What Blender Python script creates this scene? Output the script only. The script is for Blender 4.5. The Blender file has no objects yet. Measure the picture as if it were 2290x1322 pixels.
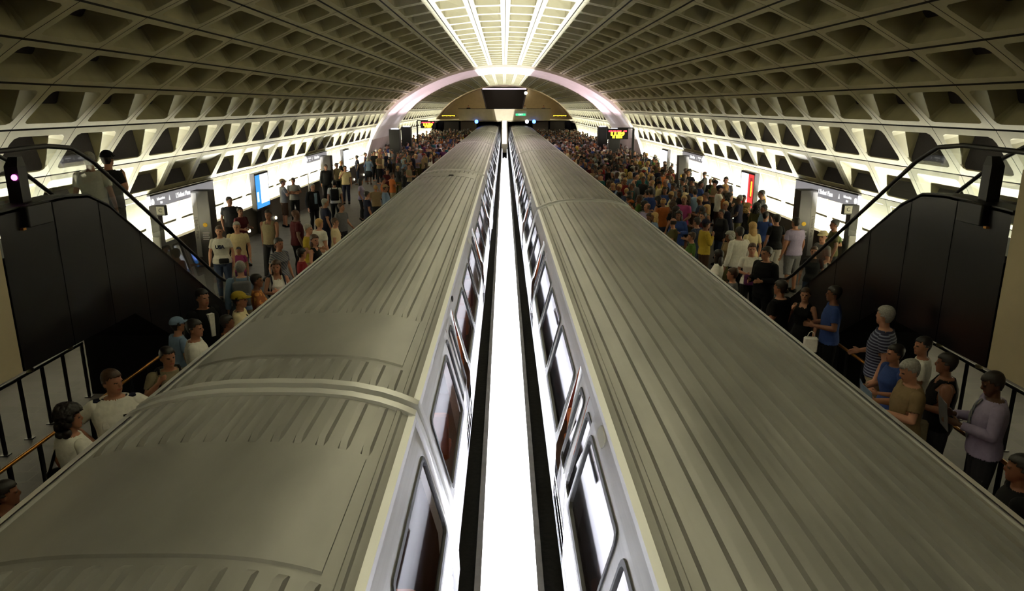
import bpy, math, random
from mathutils import Vector, Matrix
random.seed(7)
PI = math.pi
C = bpy.context.scene.collection
SC = bpy.context.scene
W, H, F = 2290, 1322, 1600.0
PITCH = math.radians(14.84); YAW = math.radians(0.61)
CAM = Vector((-0.04, 0.0, 5.54))
EXPOSURE = 0.32
PZ = 1.02            # platform level above the rails
cP, sP = math.cos(PITCH), math.sin(PITCH)

# ------------------------------------------------------------------ helpers
def ray(px, py):
    u, v = (px - W/2)/F, (py - H/2)/F
    d = Vector((u, cP - v*sP, -sP - v*cP))
    return Matrix.Rotation(-YAW, 3, 'Z') @ d
def at_z(px, py, z):
    d = ray(px, py); t = (z - CAM.z)/d.z
    return CAM + d*t
def at_x(px, py, x):
    d = ray(px, py); t = (x - CAM.x)/d.x
    return CAM + d*t

class MB:
    def __init__(s): s.v = []; s.f = []; s.m = []
    def add(s, vs, fs, mi=0):
        n = len(s.v); s.v += [tuple(v) for v in vs]
        for f in fs: s.f.append([i+n for i in f]); s.m.append(mi)
    def quad(s, a, b, c, d, mi=0): s.add([a, b, c, d], [(0, 1, 2, 3)], mi)
    def box(s, x0, x1, y0, y1, z0, z1, mi=0, M=None):
        vs = [(x, y, z) for z in (z0, z1) for y in (y0, y1) for x in (x0, x1)]
        if M is not None: vs = [M @ Vector(v) for v in vs]
        s.add(vs, [(0, 2, 3, 1), (4, 5, 7, 6), (0, 1, 5, 4), (2, 6, 7, 3), (0, 4, 6, 2), (1, 3, 7, 5)], mi)
    def rbox(s, x0, x1, y0, y1, z0, z1, r, mi=0):   # box with its vertical and top edges rounded
        ring = []
        for (cx, cy, a0) in ((x1-r, y1-r, 0), (x0+r, y1-r, 90), (x0+r, y0+r, 180), (x1-r, y0+r, 270)):
            for k in range(4):
                a = math.radians(a0 + 30*k); ring.append((cx + r*math.cos(a), cy + r*math.sin(a)))
        mx, my = (x0+x1)/2, (y0+y1)/2
        def sh(z, d): return [(mx + (x-mx)*(1 - d/max(abs(x1-x0)/2, 1e-6)), my + (y-my)*(1 - d/max(abs(y1-y0)/2, 1e-6)), z) for x, y in ring]
        s.loft([sh(z0, r*.3), sh(z0 + r*.4, 0), sh(z1 - r*.6, 0), sh(z1, r*.6)], mi, True)
    def loft(s, rings, mi=0, cap=True, closed=True):
        n = len(rings[0]); vs = [p for r in rings for p in r]; fs = []
        for i in range(len(rings)-1):
            for j in range(n if closed else n-1):
                k = (j+1) % n
                fs.append((i*n+j, i*n+k, (i+1)*n+k, (i+1)*n+j))
        if cap:
            fs.append(tuple(range(n-1, -1, -1))); fs.append(tuple((len(rings)-1)*n + j for j in range(n)))
        s.add(vs, fs, mi)
    def tube(s, pts, rad, n=8, mi=0, cap=True):
        pts = [Vector(p) for p in pts]; rings = []
        for i, p in enumerate(pts):
            t = (pts[min(i+1, len(pts)-1)] - pts[max(i-1, 0)]).normalized()
            up = Vector((0, 0, 1)) if abs(t.z) < .93 else Vector((0, 1, 0))
            a = t.cross(up).normalized(); b = a.cross(t)
            r = rad[i] if isinstance(rad, (list, tuple)) else rad
            rings.append([p + a*(r*math.cos(2*PI*k/n)) + b*(r*math.sin(2*PI*k/n)) for k in range(n)])
        s.loft(rings, mi, cap)
    def ell(s, c, r, mi=0, nu=12, nv=8, M=None):
        c = Vector(c); rings = []
        for i in range(1, nv):
            a = PI*i/nv
            rings.append([Vector((r[0]*math.sin(a)*math.cos(2*PI*k/nu), r[1]*math.sin(a)*math.sin(2*PI*k/nu), -r[2]*math.cos(a))) for k in range(nu)])
        rings = [[(M @ p if M is not None else p) + c for p in rg] for rg in rings]
        s.loft(rings, mi, True)
    def mesh(s, name, mats, smooth=False):
        me = bpy.data.meshes.new(name); me.from_pydata(s.v, [], s.f)
        for m in (mats if isinstance(mats, (list, tuple)) else [mats]): me.materials.append(m)
        me.polygons.foreach_set('material_index', s.m)
        if smooth: me.polygons.foreach_set('use_smooth', [True]*len(s.f))
        me.update(); return me
    def build(s, name, mats, parent=None, smooth=False):
        o = bpy.data.objects.new(name, s.mesh(name, mats, smooth)); C.objects.link(o)
        if parent is not None: o.parent = parent
        return o
def tag(o, label=None, cat=None, group=None, kind=None):
    for k, v in (('label', label), ('category', cat), ('group', group), ('kind', kind)):
        if v: o[k] = v
    return o
def empty(name, loc, label=None, cat=None, group=None, rz=0):
    o = bpy.data.objects.new(name, None); C.objects.link(o); o.location = loc; o.rotation_euler = (0, 0, rz)
    return tag(o, label, cat, group)
KIDS = {}
def copy_tree(o, parent=None):
    c = o.copy(); C.objects.link(c)
    if parent is not None: c.parent = parent
    for ch in list(o.children): copy_tree(ch, c)
    return c
def autosmooth(o, ang=40):
    me = o.data; me.polygons.foreach_set('use_smooth', [True]*len(me.polygons))
    me.set_sharp_from_angle(angle=math.radians(ang)); return o

# ------------------------------------------------------------------ materials
def lin(c): return c/12.92 if c <= .04045 else ((c+.055)/1.055)**2.4
def mat(name, col, rough=.6, metal=0.0, emit=None, es=0.0, spec=.5, srgb=True, coat=0.0):
    m = bpy.data.materials.new(name); m.use_nodes = True; b = m.node_tree.nodes['Principled BSDF']
    c = tuple(lin(x) for x in col) if srgb else col
    b.inputs['Base Color'].default_value = (*c, 1); b.inputs['Roughness'].default_value = rough
    b.inputs['Metallic'].default_value = metal; b.inputs['Specular IOR Level'].default_value = spec
    if coat: b.inputs['Coat Weight'].default_value = coat; b.inputs['Coat Roughness'].default_value = .15
    if emit:
        b.inputs['Emission Color'].default_value = (*emit, 1); b.inputs['Emission Strength'].default_value = es
    return m
def noisy(m, scale=3.0, amt=.25, bump=0.0, stretch=(1, 1, 1), detail=4, rough_var=0.0, coord='Object'):
    nt = m.node_tree; N = nt.nodes; L = nt.links; b = N['Principled BSDF']
    tc = N.new('ShaderNodeTexCoord'); mp = N.new('ShaderNodeMapping'); mp.inputs['Scale'].default_value = stretch
    nz = N.new('ShaderNodeTexNoise'); nz.inputs['Scale'].default_value = scale; nz.inputs['Detail'].default_value = detail
    L.new(tc.outputs[coord], mp.inputs['Vector']); L.new(mp.outputs['Vector'], nz.inputs['Vector'])
    rp = N.new('ShaderNodeValToRGB'); base = b.inputs['Base Color'].default_value[:3]
    rp.color_ramp.elements[0].position = .3; rp.color_ramp.elements[1].position = .72
    rp.color_ramp.elements[0].color = (*[x*(1-amt) for x in base], 1); rp.color_ramp.elements[1].color = (*[min(1, x*(1+amt)) for x in base], 1)
    L.new(nz.outputs['Fac'], rp.inputs['Fac']); L.new(rp.outputs['Color'], b.inputs['Base Color'])
    if rough_var:
        mr = N.new('ShaderNodeMapRange'); r = b.inputs['Roughness'].default_value
        mr.inputs['To Min'].default_value = max(0, r-rough_var); mr.inputs['To Max'].default_value = min(1, r+rough_var)
        L.new(nz.outputs['Fac'], mr.inputs['Value']); L.new(mr.outputs['Result'], b.inputs['Roughness'])
    if bump:
        bp = N.new('ShaderNodeBump'); bp.inputs['Strength'].default_value = bump; bp.inputs['Distance'].default_value = .02
        L.new(nz.outputs['Fac'], bp.inputs['Height']); L.new(bp.outputs['Normal'], b.inputs['Normal'])
    return m
def tiles(m, mortar, sx, sy, msize=.02, bump=.3, offset=.5):
    nt = m.node_tree; N = nt.nodes; L = nt.links; b = N['Principled BSDF']
    tc = N.new('ShaderNodeTexCoord'); br = N.new('ShaderNodeTexBrick'); base = b.inputs['Base Color'].default_value[:3]
    br.inputs['Color1'].default_value = (*[x*.82 for x in base], 1); br.inputs['Color2'].default_value = (*[x*1.18 for x in base], 1)
    br.inputs['Mortar'].default_value = (*mortar, 1); br.inputs['Scale'].default_value = 1.0
    br.inputs['Brick Width'].default_value = sx; br.inputs['Row Height'].default_value = sy; br.inputs['Mortar Size'].default_value = msize; br.offset = offset
    L.new(tc.outputs['Object'], br.inputs['Vector']); L.new(br.outputs['Color'], b.inputs['Base Color'])
    bp = N.new('ShaderNodeBump'); bp.inputs['Strength'].default_value = bump; bp.inputs['Distance'].default_value = .01; bp.invert = True
    L.new(br.outputs['Fac'], bp.inputs['Height']); L.new(bp.outputs['Normal'], b.inputs['Normal'])
    return m

M = {}
M['concrete'] = noisy(mat('vault concrete', (.645, .621, .50), .75), 2.2, .10, .1)
M['panel'] = noisy(mat('shade-darkened coffer back', (.20, .185, .20), .9), 30, .15)  # coffer backs coloured darker than the concrete to put shade into them
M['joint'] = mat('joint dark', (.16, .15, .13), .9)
M['granite'] = noisy(mat('parapet granite', (.30, .27, .24), .55), 40, .35)
M['plain'] = noisy(mat('plain concrete', (.80, .76, .72), .7), 1.5, .08, .05)
M['column'] = noisy(mat('fascia concrete', (.74, .69, .58), .8), 2.0, .08)
M['floor'] = tiles(mat('platform tile', (.24, .22, .225), .6, spec=.25), (.05, .045, .04), .30, .26, .012, .25)
M['edge'] = noisy(mat('granite edge', (.55, .53, .5), .5), 60, .2)
M['ballast'] = noisy(mat('track bed', (.10, .095, .10), .9), 12, .4, .6)
M['rail'] = mat('rail steel', (.25, .23, .22), .4, 1)
M['trough'] = mat('trough white', (.93, .93, .95), .6)
M['troughside'] = noisy(mat('trough outer', (.42, .41, .40), .85), 5, .2)
M['tube'] = mat('lamp tube', (1, 1, 1), .5, emit=(1, 1, 1), es=6)
M['roof'] = noisy(mat('car roof', (.62, .615, .60), .44, .35), 1.6, .18, 0, (1, .35, 1), rough_var=.07)
M['steel'] = noisy(mat('stainless steel', (.86, .86, .86), .34, .5), 30, .06, 0, (1, .05, 1))
M['steel2'] = mat('stainless bright', (.90, .90, .90), .36, .45)
M['gasket'] = mat('rubber gasket', (.09, .09, .10), .5)
M['under'] = mat('underframe', (.10, .09, .09), .8)
M['brown'] = mat('car brown', (.30, .20, .14), .5)
M['seat'] = mat('seat orange', (.78, .42, .18), .6)
M['seat2'] = mat('seat maroon', (.50, .20, .14), .6)
M['cream'] = mat('car interior cream', (.80, .76, .66), .6)
M['carlight'] = mat('car ceiling light', (1, 1, .95), .5, emit=(1, .90, .72), es=4.0)
M['bronze'] = noisy(mat('dark bronze cladding', (.06, .05, .066), .30, .1, spec=.3), 1.0, .12, 0, (1, 1, .3), rough_var=.06)
M['black'] = mat('black metal', (.045, .045, .05), .4, .2)
M['blackrub'] = mat('handrail rubber', (.035, .035, .04), .45)
M['joint2'] = mat('seam black', (.03, .03, .035), .9, spec=.1)
M['brass'] = mat('brass rail', (.72, .50, .24), .32, .9)
M['pylon'] = noisy(mat('pylon brown', (.12, .10, .09), .45), 8, .15)
M['signgrey'] = mat('sign grey', (.88, .87, .90), .5)
M['white'] = mat('sign white', (.95, .95, .93), .5)
M['yellow'] = mat('bullet yellow', (.85, .68, .08), .5)
M['step'] = mat('escalator step', (.24, .24, .25), .4, .6)
M['led'] = mat('led amber', (.3, .2, .02), .5, emit=(1, .62, .02), es=5)
M['ledred'] = mat('led red', (.3, .02, .02), .5, emit=(1, .03, .05), es=3.5)
M['ledgreen'] = mat('exit green', (.02, .4, .15), .5, emit=(.06, .85, .30), es=1.2)
M['ledwhite'] = mat('exit white', (1, 1, 1), .5, emit=(.8, 1, .9), es=1.6)
M['blue'] = mat('signal blue', (.05, .1, 1), .5, emit=(.05, .16, 1), es=9)
M['bluewhite'] = mat('signal white', (.8, .85, 1), .5, emit=(.75, .82, 1), es=6)
M['pinklamp'] = mat('lamp magenta', (1, .2, .9), .5, emit=(1, .16, .72), es=4)
M['signglow'] = mat('glow-added sign grey', (.6, .59, .62), .5, emit=(.80, .79, .86), es=.22)  # unlit name boards given a weak glow so their faces read brighter
M['letterglow'] = mat('glow-added sign letters', (.95, .95, .95), .5, emit=(1, 1, 1), es=.75)  # same added glow for the board lettering
M['strip'] = mat('pylon name strip', (.40, .39, .38), .6)
M['globe'] = mat('lamp warm white', (1, .95, .8), .5, emit=(1, .93, .7), es=2.4)
M['dimlamp'] = mat('lamp cap', (.55, .53, .42), .4)
M['adblue'] = mat('poster blue', (.1, .45, .8), .5, emit=(.06, .33, .85), es=1.0)
M['adwhite'] = mat('poster white', (.95, .97, 1), .5, emit=(.9, .95, 1), es=1.2)
M['adred'] = mat('poster red', (.75, .1, .1), .5, emit=(.75, .05, .05), es=1.0)
M['addark'] = mat('poster dark', (.25, .08, .05), .5, emit=(.1, .03, .02), es=1.0)
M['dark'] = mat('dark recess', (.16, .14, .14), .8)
def glassmat(name, tint, mix, rough=.03, k=.9):
    m = bpy.data.materials.new(name); m.use_nodes = True; nt = m.node_tree; nt.nodes.clear(); N = nt.nodes; L = nt.links
    o = N.new('ShaderNodeOutputMaterial'); t = N.new('ShaderNodeBsdfTransparent'); g = N.new('ShaderNodeBsdfGlossy'); mx = N.new('ShaderNodeMixShader')
    t.inputs['Color'].default_value = (*tint, 1); g.inputs['Roughness'].default_value = rough; g.inputs['Color'].default_value = (.9, .9, .9, 1)
    fr = N.new('ShaderNodeFresnel'); fr.inputs['IOR'].default_value = 1.5
    ad = N.new('ShaderNodeMath'); ad.operation = 'MULTIPLY_ADD'; ad.inputs[1].default_value = k; ad.inputs[2].default_value = mix; ad.use_clamp = True
    L.new(fr.outputs['Fac'], ad.inputs[0]); L.new(ad.outputs[0], mx.inputs['Fac'])
    L.new(t.outputs[0], mx.inputs[1]); L.new(g.outputs[0], mx.inputs[2]); L.new(mx.outputs[0], o.inputs['Surface'])
    return m
M['glass'] = glassmat('car window glass', (.82, .80, .78), .05)
M['clear'] = glassmat('balustrade glass', (.86, .88, .86), .01, .02, .12)

# ------------------------------------------------------------------ vault profile
Rv = 11.96; PH = .0785; ZC = 5.54 + 2.6 - Rv
PROF = [(Rv*math.sin(PH*k), ZC + Rv*math.cos(PH*k)) for k in range(9)]
PROF += [(7.78, 5.17), (8.47, 4.29), (9.00, 3.40), (9.40, 2.25), (9.66, .95)]
JY, JP = 11.6, 1.768
Y_BAND0, Y_BAND1, Y_END = JY + 21*JP, 58.4, 93.6
def panel(mb, A, B, y0, y1, ri, rj, ins, gl, gt, rad=.10, mirror=1, jd=.035, top=.4, db=.02, dt=.4, pm=2):
    """one coffer panel between profile points A (upper) and B (lower), from y0 to y1; ri / rj: rib half widths across / along"""
    A = Vector((A[0]*mirror, 0, A[1])); B = Vector((B[0]*mirror, 0, B[1]))
    du = (B - A); Lu = du.length; du /= Lu; Ly = y1 - y0
    nrm = Vector((du.z, 0, -du.x))
    cen = Vector((0, 0, 1.5))
    if nrm.dot((A+B)/2 - cen) < 0: nrm = -nrm
    def P(u, w, d): return A + du*u + Vector((0, y0 + w, 0)) + nrm*d
    def rect(iu, iw, d, r, it=None):
        it = iu if it is None else it
        pts = []
        for (su, sw, a0) in ((1, 1, 0), (0, 1, 90), (0, 0, 180), (1, 0, 270)):
            cu = Lu - iu - r if su else it + r
            cw = Ly - iw - r if sw else iw + r
            for k in range(3):
                a = math.radians(a0 + 45*k); pts.append((cu + r*math.cos(a), cw + r*math.sin(a)))
        return [P(u, w, d) for u, w in pts]
    def square(iu, iw, d, uu=None):
        pts = []
        for (su, sw, c1) in ((1, 1, 0), (0, 1, 1), (0, 0, 0), (1, 0, 1)):
            cu = Lu - iu if su else iu
            cw = Ly - iw if sw else iw
            ou = cu + (-(ri + rad) if su else (ri + rad)) + (iu if su else -iu)
            ow = cw + (-(rj + rad) if sw else (rj + rad)) + (iw if sw else -iw)
            c = [(cu, ow), (cu, cw), (ou, cw)]
            pts += c if c1 == 0 else c[::-1]
        return [P(u, w, d) for u, w in pts]
    def back(ib, it, iwb, iwt, db, dt, r):
        pts = []; ub, ut = Lu - ib, it
        for (su, sw, a0) in ((1, 1, 0), (0, 1, 90), (0, 0, 180), (1, 0, 270)):
            iw = iwb if su else iwt; d = db if su else dt
            cu = ub - r if su else ut + r
            cw = Ly - iw - r if sw else iw + r
            for k in range(3):
                a = math.radians(a0 + 45*k); uu = cu + r*math.cos(a)
                pts.append(P(uu, cw + r*math.sin(a), db + (dt-db)*(ub-uu)/(ub-ut)))
        return pts
    R = [square(0, 0, jd), square(gl, gt, jd), square(gl, gt, 0), rect(ri, rj, 0, rad), back(ri + .012, ri + top*Lu, rj + .012, rj + ins, db, dt, rad*.5)]
    n = 12; base = len(mb.v)
    for r in R: mb.v += [tuple(p) for p in r]
    flip = (mirror < 0)
    for i in range(4):
        for j in range(n):
            k = (j+1) % n
            f = [base+i*n+j, base+i*n+k, base+(i+1)*n+k, base+(i+1)*n+j]
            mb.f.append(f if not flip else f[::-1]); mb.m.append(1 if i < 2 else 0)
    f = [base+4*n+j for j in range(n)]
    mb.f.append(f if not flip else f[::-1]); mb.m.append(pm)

def vault():
    yr = [(JY + JP*k, JY + JP*(k+1)) for k in range(-18, 21)]
    nb = int((Y_END - Y_BAND1)/JP); p2 = (Y_END - Y_BAND1)/nb
    yr += [(Y_BAND1 + p2*k, Y_BAND1 + p2*(k+1)) for k in range(nb)]
    ce = MB(); wl = {1: MB(), -1: MB()}
    for s in (1, -1):
        for (y0, y1) in yr:
            for k in range(9):
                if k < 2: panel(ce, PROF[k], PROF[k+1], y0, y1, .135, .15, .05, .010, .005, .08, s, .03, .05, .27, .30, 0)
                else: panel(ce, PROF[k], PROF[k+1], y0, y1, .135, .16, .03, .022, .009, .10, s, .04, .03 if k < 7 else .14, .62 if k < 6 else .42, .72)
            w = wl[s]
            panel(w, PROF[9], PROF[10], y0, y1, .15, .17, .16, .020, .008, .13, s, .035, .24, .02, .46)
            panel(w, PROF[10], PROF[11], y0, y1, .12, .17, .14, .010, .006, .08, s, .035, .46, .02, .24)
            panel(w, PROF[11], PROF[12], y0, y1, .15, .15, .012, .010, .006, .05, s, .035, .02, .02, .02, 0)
            A, B = PROF[12], PROF[13]
            w.quad((A[0]*s, y0, A[1]), (A[0]*s, y1, A[1]), (B[0]*s, y1, B[1]), (B[0]*s, y0, B[1]), 0)
            # little dark loudspeaker / vent boxes sitting in the lower coffers
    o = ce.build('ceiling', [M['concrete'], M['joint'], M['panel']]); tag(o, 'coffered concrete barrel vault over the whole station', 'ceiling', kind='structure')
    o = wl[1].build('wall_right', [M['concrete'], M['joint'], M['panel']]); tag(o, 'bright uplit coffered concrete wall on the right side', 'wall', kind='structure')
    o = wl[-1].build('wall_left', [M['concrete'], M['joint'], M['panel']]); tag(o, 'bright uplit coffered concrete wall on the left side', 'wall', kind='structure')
vault()

# plain arch band between the two vault lengths
def band():
    mb = MB(); pr = []
    full = [(Rv*math.sin(PH*k*.5), ZC + Rv*math.cos(PH*k*.5)) for k in range(17)] + PROF[9:]
    ins = .16
    out = [(-x, z) for x, z in full[::-1]] + full[1:]
    inn = []
    for i, (x, z) in enumerate(out):
        v = Vector((x, z - 1.0)); v = v*(1 - ins/v.length); inn.append((v.x, v.y + 1.0))
    n = len(out)
    y0, y1 = Y_BAND0, Y_BAND1
    for i in range(n-1):
        a, b = inn[i], inn[i+1]
        mb.quad((a[0], y0, a[1]), (b[0], y0, b[1]), (b[0], y1, b[1]), (a[0], y1, a[1]))
        for y in (y0, y1):
            c, d = out[i], out[i+1]
            c = (c[0]*1.06, c[1]*1.06); d = (d[0]*1.06, d[1]*1.06)
            q = [(a[0], y, a[1]), (c[0], y, c[1]), (d[0], y, d[1]), (b[0], y, b[1])]
            mb.quad(*(q if y == y0 else q[::-1]))
    o = mb.build('trim_1', M['plain']); tag(o, 'smooth pinkish arch band crossing the vault beyond the platforms', 'arch', kind='structure')
    autosmooth(o, 30)
band()

# ------------------------------------------------------------------ floors, track, trough
YB, YF = -18.0, 110.0
for s, nm in ((-1, 'left'), (1, 'right')):
    mb = MB()
    x0, x1 = (3.80, 9.15)
    mb.box(min(s*(x0+.5), s*x1), max(s*(x0+.5), s*x1), YB, YF, PZ-.25, PZ)
    o = mb.build('floor', M['floor']); tag(o, 'dark brown tiled platform floor on the %s side' % nm, 'floor', kind='structure')
    mb = MB(); mb.box(min(s*x0, s*(x0+.5)), max(s*x0, s*(x0+.5)), YB, YF, PZ-.9, PZ+.001)
    o = mb.build('trim_2', M['edge']); tag(o, 'grey granite edge strip of the %s platform' % nm, 'platform edge', kind='structure')
    mb = MB(); mb.box(min(s*9.10, s*9.25), max(s*9.10, s*9.25), YB, Y_BAND0 - .3, PZ-.2, PZ+.97); 
    mb.box(min(s*9.07, s*9.27), max(s*9.07, s*9.27), YB, Y_BAND0 - .3, PZ+.97, PZ+1.0)
    mb.box(min(s*9.10, s*9.25), max(s*9.10, s*9.25), Y_BAND1, Y_END, PZ-.2, PZ+1.0)
    o = mb.build('parapet_wall', M['granite']); tag(o, 'low dark granite parapet along the %s platform wall' % nm, 'parapet', kind='structure')
mb = MB(); mb.box(-10.5, 10.5, YB, YF + 8, -1.0, -.9); mb.box(.42, 3.8, YB, YF + 8, -.3, 0); mb.box(-3.8, -.42, YB, YF + 8, -.3, 0)
o = mb.build('floor', M['ballast']); tag(o, 'black track bed between the platforms', 'track bed', kind='structure')
for i, (x, lab) in enumerate(((-2.85, 'left track, platform side'), (-1.41, 'left track, inner side'), (1.41, 'right track, inner side'), (2.85, 'right track, platform side'))):
    mb = MB(); mb.box(x-.07, x+.07, YB, YF + 8, 0, .02); mb.box(x-.015, x+.015, YB, YF + 8, .02, .12); mb.box(x-.035, x+.035, YB, YF + 8, .12, .16)
    tag(mb.build('running_rail', M['rail']), 'steel running rail of the ' + lab, 'rail')
# central light trough
tr = empty('light_trough', (0, 0, 0), 'long white light trough glowing between the two trains', 'light trough')
mb = MB(); mb.box(-.38, -.31, YB, 92, -.9, .50); mb.box(.31, .38, YB, 92, -.9, .50)
mb.build('side_wall', M['troughside'], tr)
mb = MB()
for s in (-1, 1):
    mb.quad((s*.308, YB, -.85), (s*.308, 92, -.85), (s*.308, 92, .495), (s*.308, YB, .495))
mb.quad((-.308, YB, -.85), (.308, YB, -.85), (.308, 92, -.85), (-.308, 92, -.85))
mb.build('white_lining', M['trough'], tr)
for k in range(22):
    y = YB + 5*k; mb = MB(); mb.tube([(0, y+.1, -.78), (0, min(y+4.9, 91.9), -.78)], .02, 6); mb.build('lamp_tube', M['tube'], tr)

def area(name, loc, sx, sy, power, col, rot=(0, 0, 0), spread=180):
    l = bpy.data.lights.new(name, 'AREA'); l.shape = 'RECTANGLE'; l.size = sx; l.size_y = sy; l.energy = power; l.color = col; l.spread = math.radians(spread)
    o = bpy.data.objects.new(name, l); C.objects.link(o); o.location = loc; o.rotation_euler = rot; return o
P_CENTRE, P_SIDE = 2900, 2900
for k in range(5):
    area('trough_lamp', (0, YB + 11 + 22*k, -.72), .07, 22, P_CENTRE*1.2, (.965, .985, 1.0), (PI, 0, 0))
for s in (-1, 1):
    for k in range(2):
        area('parapet_lamp', (s*9.37, 8.6 + 10 + 20*k, 1.787), .05, 20, P_SIDE, (.985, .99, .96), (PI, s*math.radians(-18), 0))
    area('parapet_lamp', (s*9.37, 76, 1.787), .05, 34, P_SIDE*1.1, (.985, .99, .96), (PI, s*math.radians(-18), 0))

# ------------------------------------------------------------------ far end: wall, bridge, tunnel
mb = MB()
def wallquad(pts, y): mb.add([(x, y, z) for x, z in pts], [tuple(range(len(pts)))])
top = [(Rv*1.02*math.sin(PH*k*.5), ZC + Rv*1.02*math.cos(PH*k*.5)) for k in range(17)] + [(8.0, 5.17), (8.7, 4.29), (8.9, 3.8)]
yb = 99.0
for s in (-1, 1):
    ring = [(s*2.15, 3.8), (s*3.2, 8.1)] + [(s*x, z) for x, z in top if x > 3.25]
    wallquad(ring if s > 0 else ring[::-1], yb)
wallquad([(-3.2, 8.05), (3.2, 8.05), (3.2, 8.6), (-3.2, 8.6)], yb)
o = mb.build('wall_back', M['column']); tag(o, 'olive end wall behind the far bridge with a tapered dark opening', 'wall', kind='structure')
mb = MB()
mb.quad((-2.15, yb, 3.8), (-3.2, yb, 8.1), (-3.2, yb+9, 8.1), (-2.15, yb+9, 3.8)); mb.quad((2.15, yb, 3.8), (2.15, yb+9, 3.8), (3.2, yb+9, 8.1), (3.2, yb, 8.1))
mb.quad((-3.2, yb, 8.1), (3.2, yb, 8.1), (3.2, yb+9, 8.1), (-3.2, yb+9, 8.1)); mb.quad((-3.3, yb+9, 3.7), (3.3, yb+9, 3.7), (3.3, yb+9, 8.2), (-3.3, yb+9, 8.2))
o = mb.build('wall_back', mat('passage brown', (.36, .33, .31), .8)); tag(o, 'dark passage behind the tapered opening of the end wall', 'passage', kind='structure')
# vault continues over the far bridge
mb = MB(); fv = [(Rv*math.sin(PH*k*.5), ZC + Rv*math.cos(PH*k*.5)) for k in range(17)] + PROF[9:12]
fv = [(-x, z) for x, z in fv[::-1]] + fv[1:]
for i in range(len(fv)-1):
    a, b = fv[i], fv[i+1]
    mb.quad((a[0], Y_END, a[1]), (b[0], Y_END, b[1]), (b[0], yb+.1, b[1]), (a[0], yb+.1, a[1]))
o = mb.build('ceiling', M['column']); tag(o, 'plain vault end over the far bridge', 'ceiling', kind='structure'); autosmooth(o)
br = empty('footbridge', (0, 93.6, 3.74), 'concrete footbridge across the tracks at the far end', 'footbridge')
mb = MB(); mb.box(-5.8, 5.8, 0, .25, 0, 1.42); mb.build('parapet', M['column'], br)
mb = MB(); mb.box(-9.0, 9.0, .25, 5.4, 0, .16); mb.build('deck', M['column'], br)
mb = MB(); mb.box(-5.85, 5.85, .02, .12, 1.42, 1.48); mb.build('handrail', M['black'], br)
mb = MB(); mb.box(-.28, .28, .05, .6, -2.9, 0); o = mb.build('column', M['plain'], br)
# tunnel front under the bridge
mb = MB(); y = 97.5
for s in (-1, 1):
    mb.box(min(s*3.72, s*5.8), max(s*3.72, s*5.8), y, y+.4, PZ-1, 3.74)
mb.box(-5.8, 5.8, y, y+.4, 3.5, 3.74); mb.box(-.42, .42, y, y+.4, -.5, 3.5)
o = mb.build('wall_back', M['column']); tag(o, 'tunnel portal wall under the far bridge', 'wall', kind='structure')
mb = MB()
mb.quad((-4.2, y+.4, 3.6), (4.2, y+.4, 3.6), (4.2, 124, 3.6), (-4.2, 124, 3.6)); mb.quad((-4.2, y+.4, -.8), (-4.2, 124, -.8), (-4.2, 124, 3.6), (-4.2, y+.4, 3.6))
mb.quad((4.2, y+.4, -.8), (4.2, y+.4, 3.6), (4.2, 124, 3.6), (4.2, 124, -.8)); mb.quad((-4.2, 124, -.8), (4.2, 124, -.8), (4.2, 124, 3.6), (-4.2, 124, 3.6))
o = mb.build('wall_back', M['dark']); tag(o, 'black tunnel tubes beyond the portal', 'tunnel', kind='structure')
for s, nm in ((-1, 'left'), (1, 'right')):
    mb = MB(); X0, X1 = s*5.8, s*9.4
    mb.quad((X0, 104, PZ), (X1, 104, PZ), (X1, 104, 5.4), (X0, 104, 5.4)); mb.quad((X1, Y_END, PZ-.2), (X1, 104, PZ-.2), (X1, 104, 5.4), (X1, Y_END, 5.4))
    mb.quad((X0, y, PZ-.2), (X0, 104, PZ-.2), (X0, 104, 3.7), (X0, y, 3.7))
    mb.box(min(s*5.85, s*7.75), max(s*5.85, s*7.75), 94.2, 94.4, PZ, 3.6)
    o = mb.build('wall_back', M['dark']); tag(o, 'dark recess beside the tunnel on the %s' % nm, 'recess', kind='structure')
    o = empty('message_board', (s*7.0, 92.8, 4.35), 'thin amber message board hanging in the %s recess' % nm, 'message board', 'amber boards at the far end')
    mb = MB(); mb.box(-.95, .95, 0, .15, -.10, .10); mb.build('casing', M['black'], o)
    mb = MB()
    for k in range(7): mb.box(-.85 + .24*k, -.66 + .24*k, -.01, 0, -.05 + .02*(k % 2), .05)
    mb.build('display', M['led'], o)
sg = empty('exit_sign', (2.05, 93.4, 4.55), 'green lit exit sign on the far bridge', 'sign')
mb = MB(); mb.box(-.75, .75, 0, .15, -.22, .36); mb.build('casing', M['signgrey'], sg)
mb = MB(); mb.box(-.62, .62, -.02, 0, -.20, .06); mb.build('lit_panel', M['ledgreen'], sg)
def text_mesh(s, size, m, parent, M4, depth=.004, name='lettering', bold=0.0, align='CENTER'):
    cu = bpy.data.curves.new(name, 'FONT'); cu.body = s; cu.size = size; cu.align_x = align; cu.align_y = 'CENTER'; cu.extrude = depth; cu.offset = bold
    t = bpy.data.objects.new(name, cu); C.objects.link(t)
    dg = bpy.context.evaluated_depsgraph_get(); me = bpy.data.meshes.new_from_object(t.evaluated_get(dg))
    bpy.data.objects.remove(t); bpy.data.curves.remove(cu)
    me.transform(M4); me.materials.clear(); me.materials.append(m)
    o = bpy.data.objects.new(name, me); C.objects.link(o)
    if parent is not None: o.parent = parent
    return o
FACE_Y = Matrix.Rotation(PI/2, 4, 'X')            # text plane facing -Y
def T(x, y, z): return Matrix.Translation((x, y, z))
text_mesh('EXIT', .26, M['ledwhite'], sg, T(0, -.025, -.07) @ FACE_Y)
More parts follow.
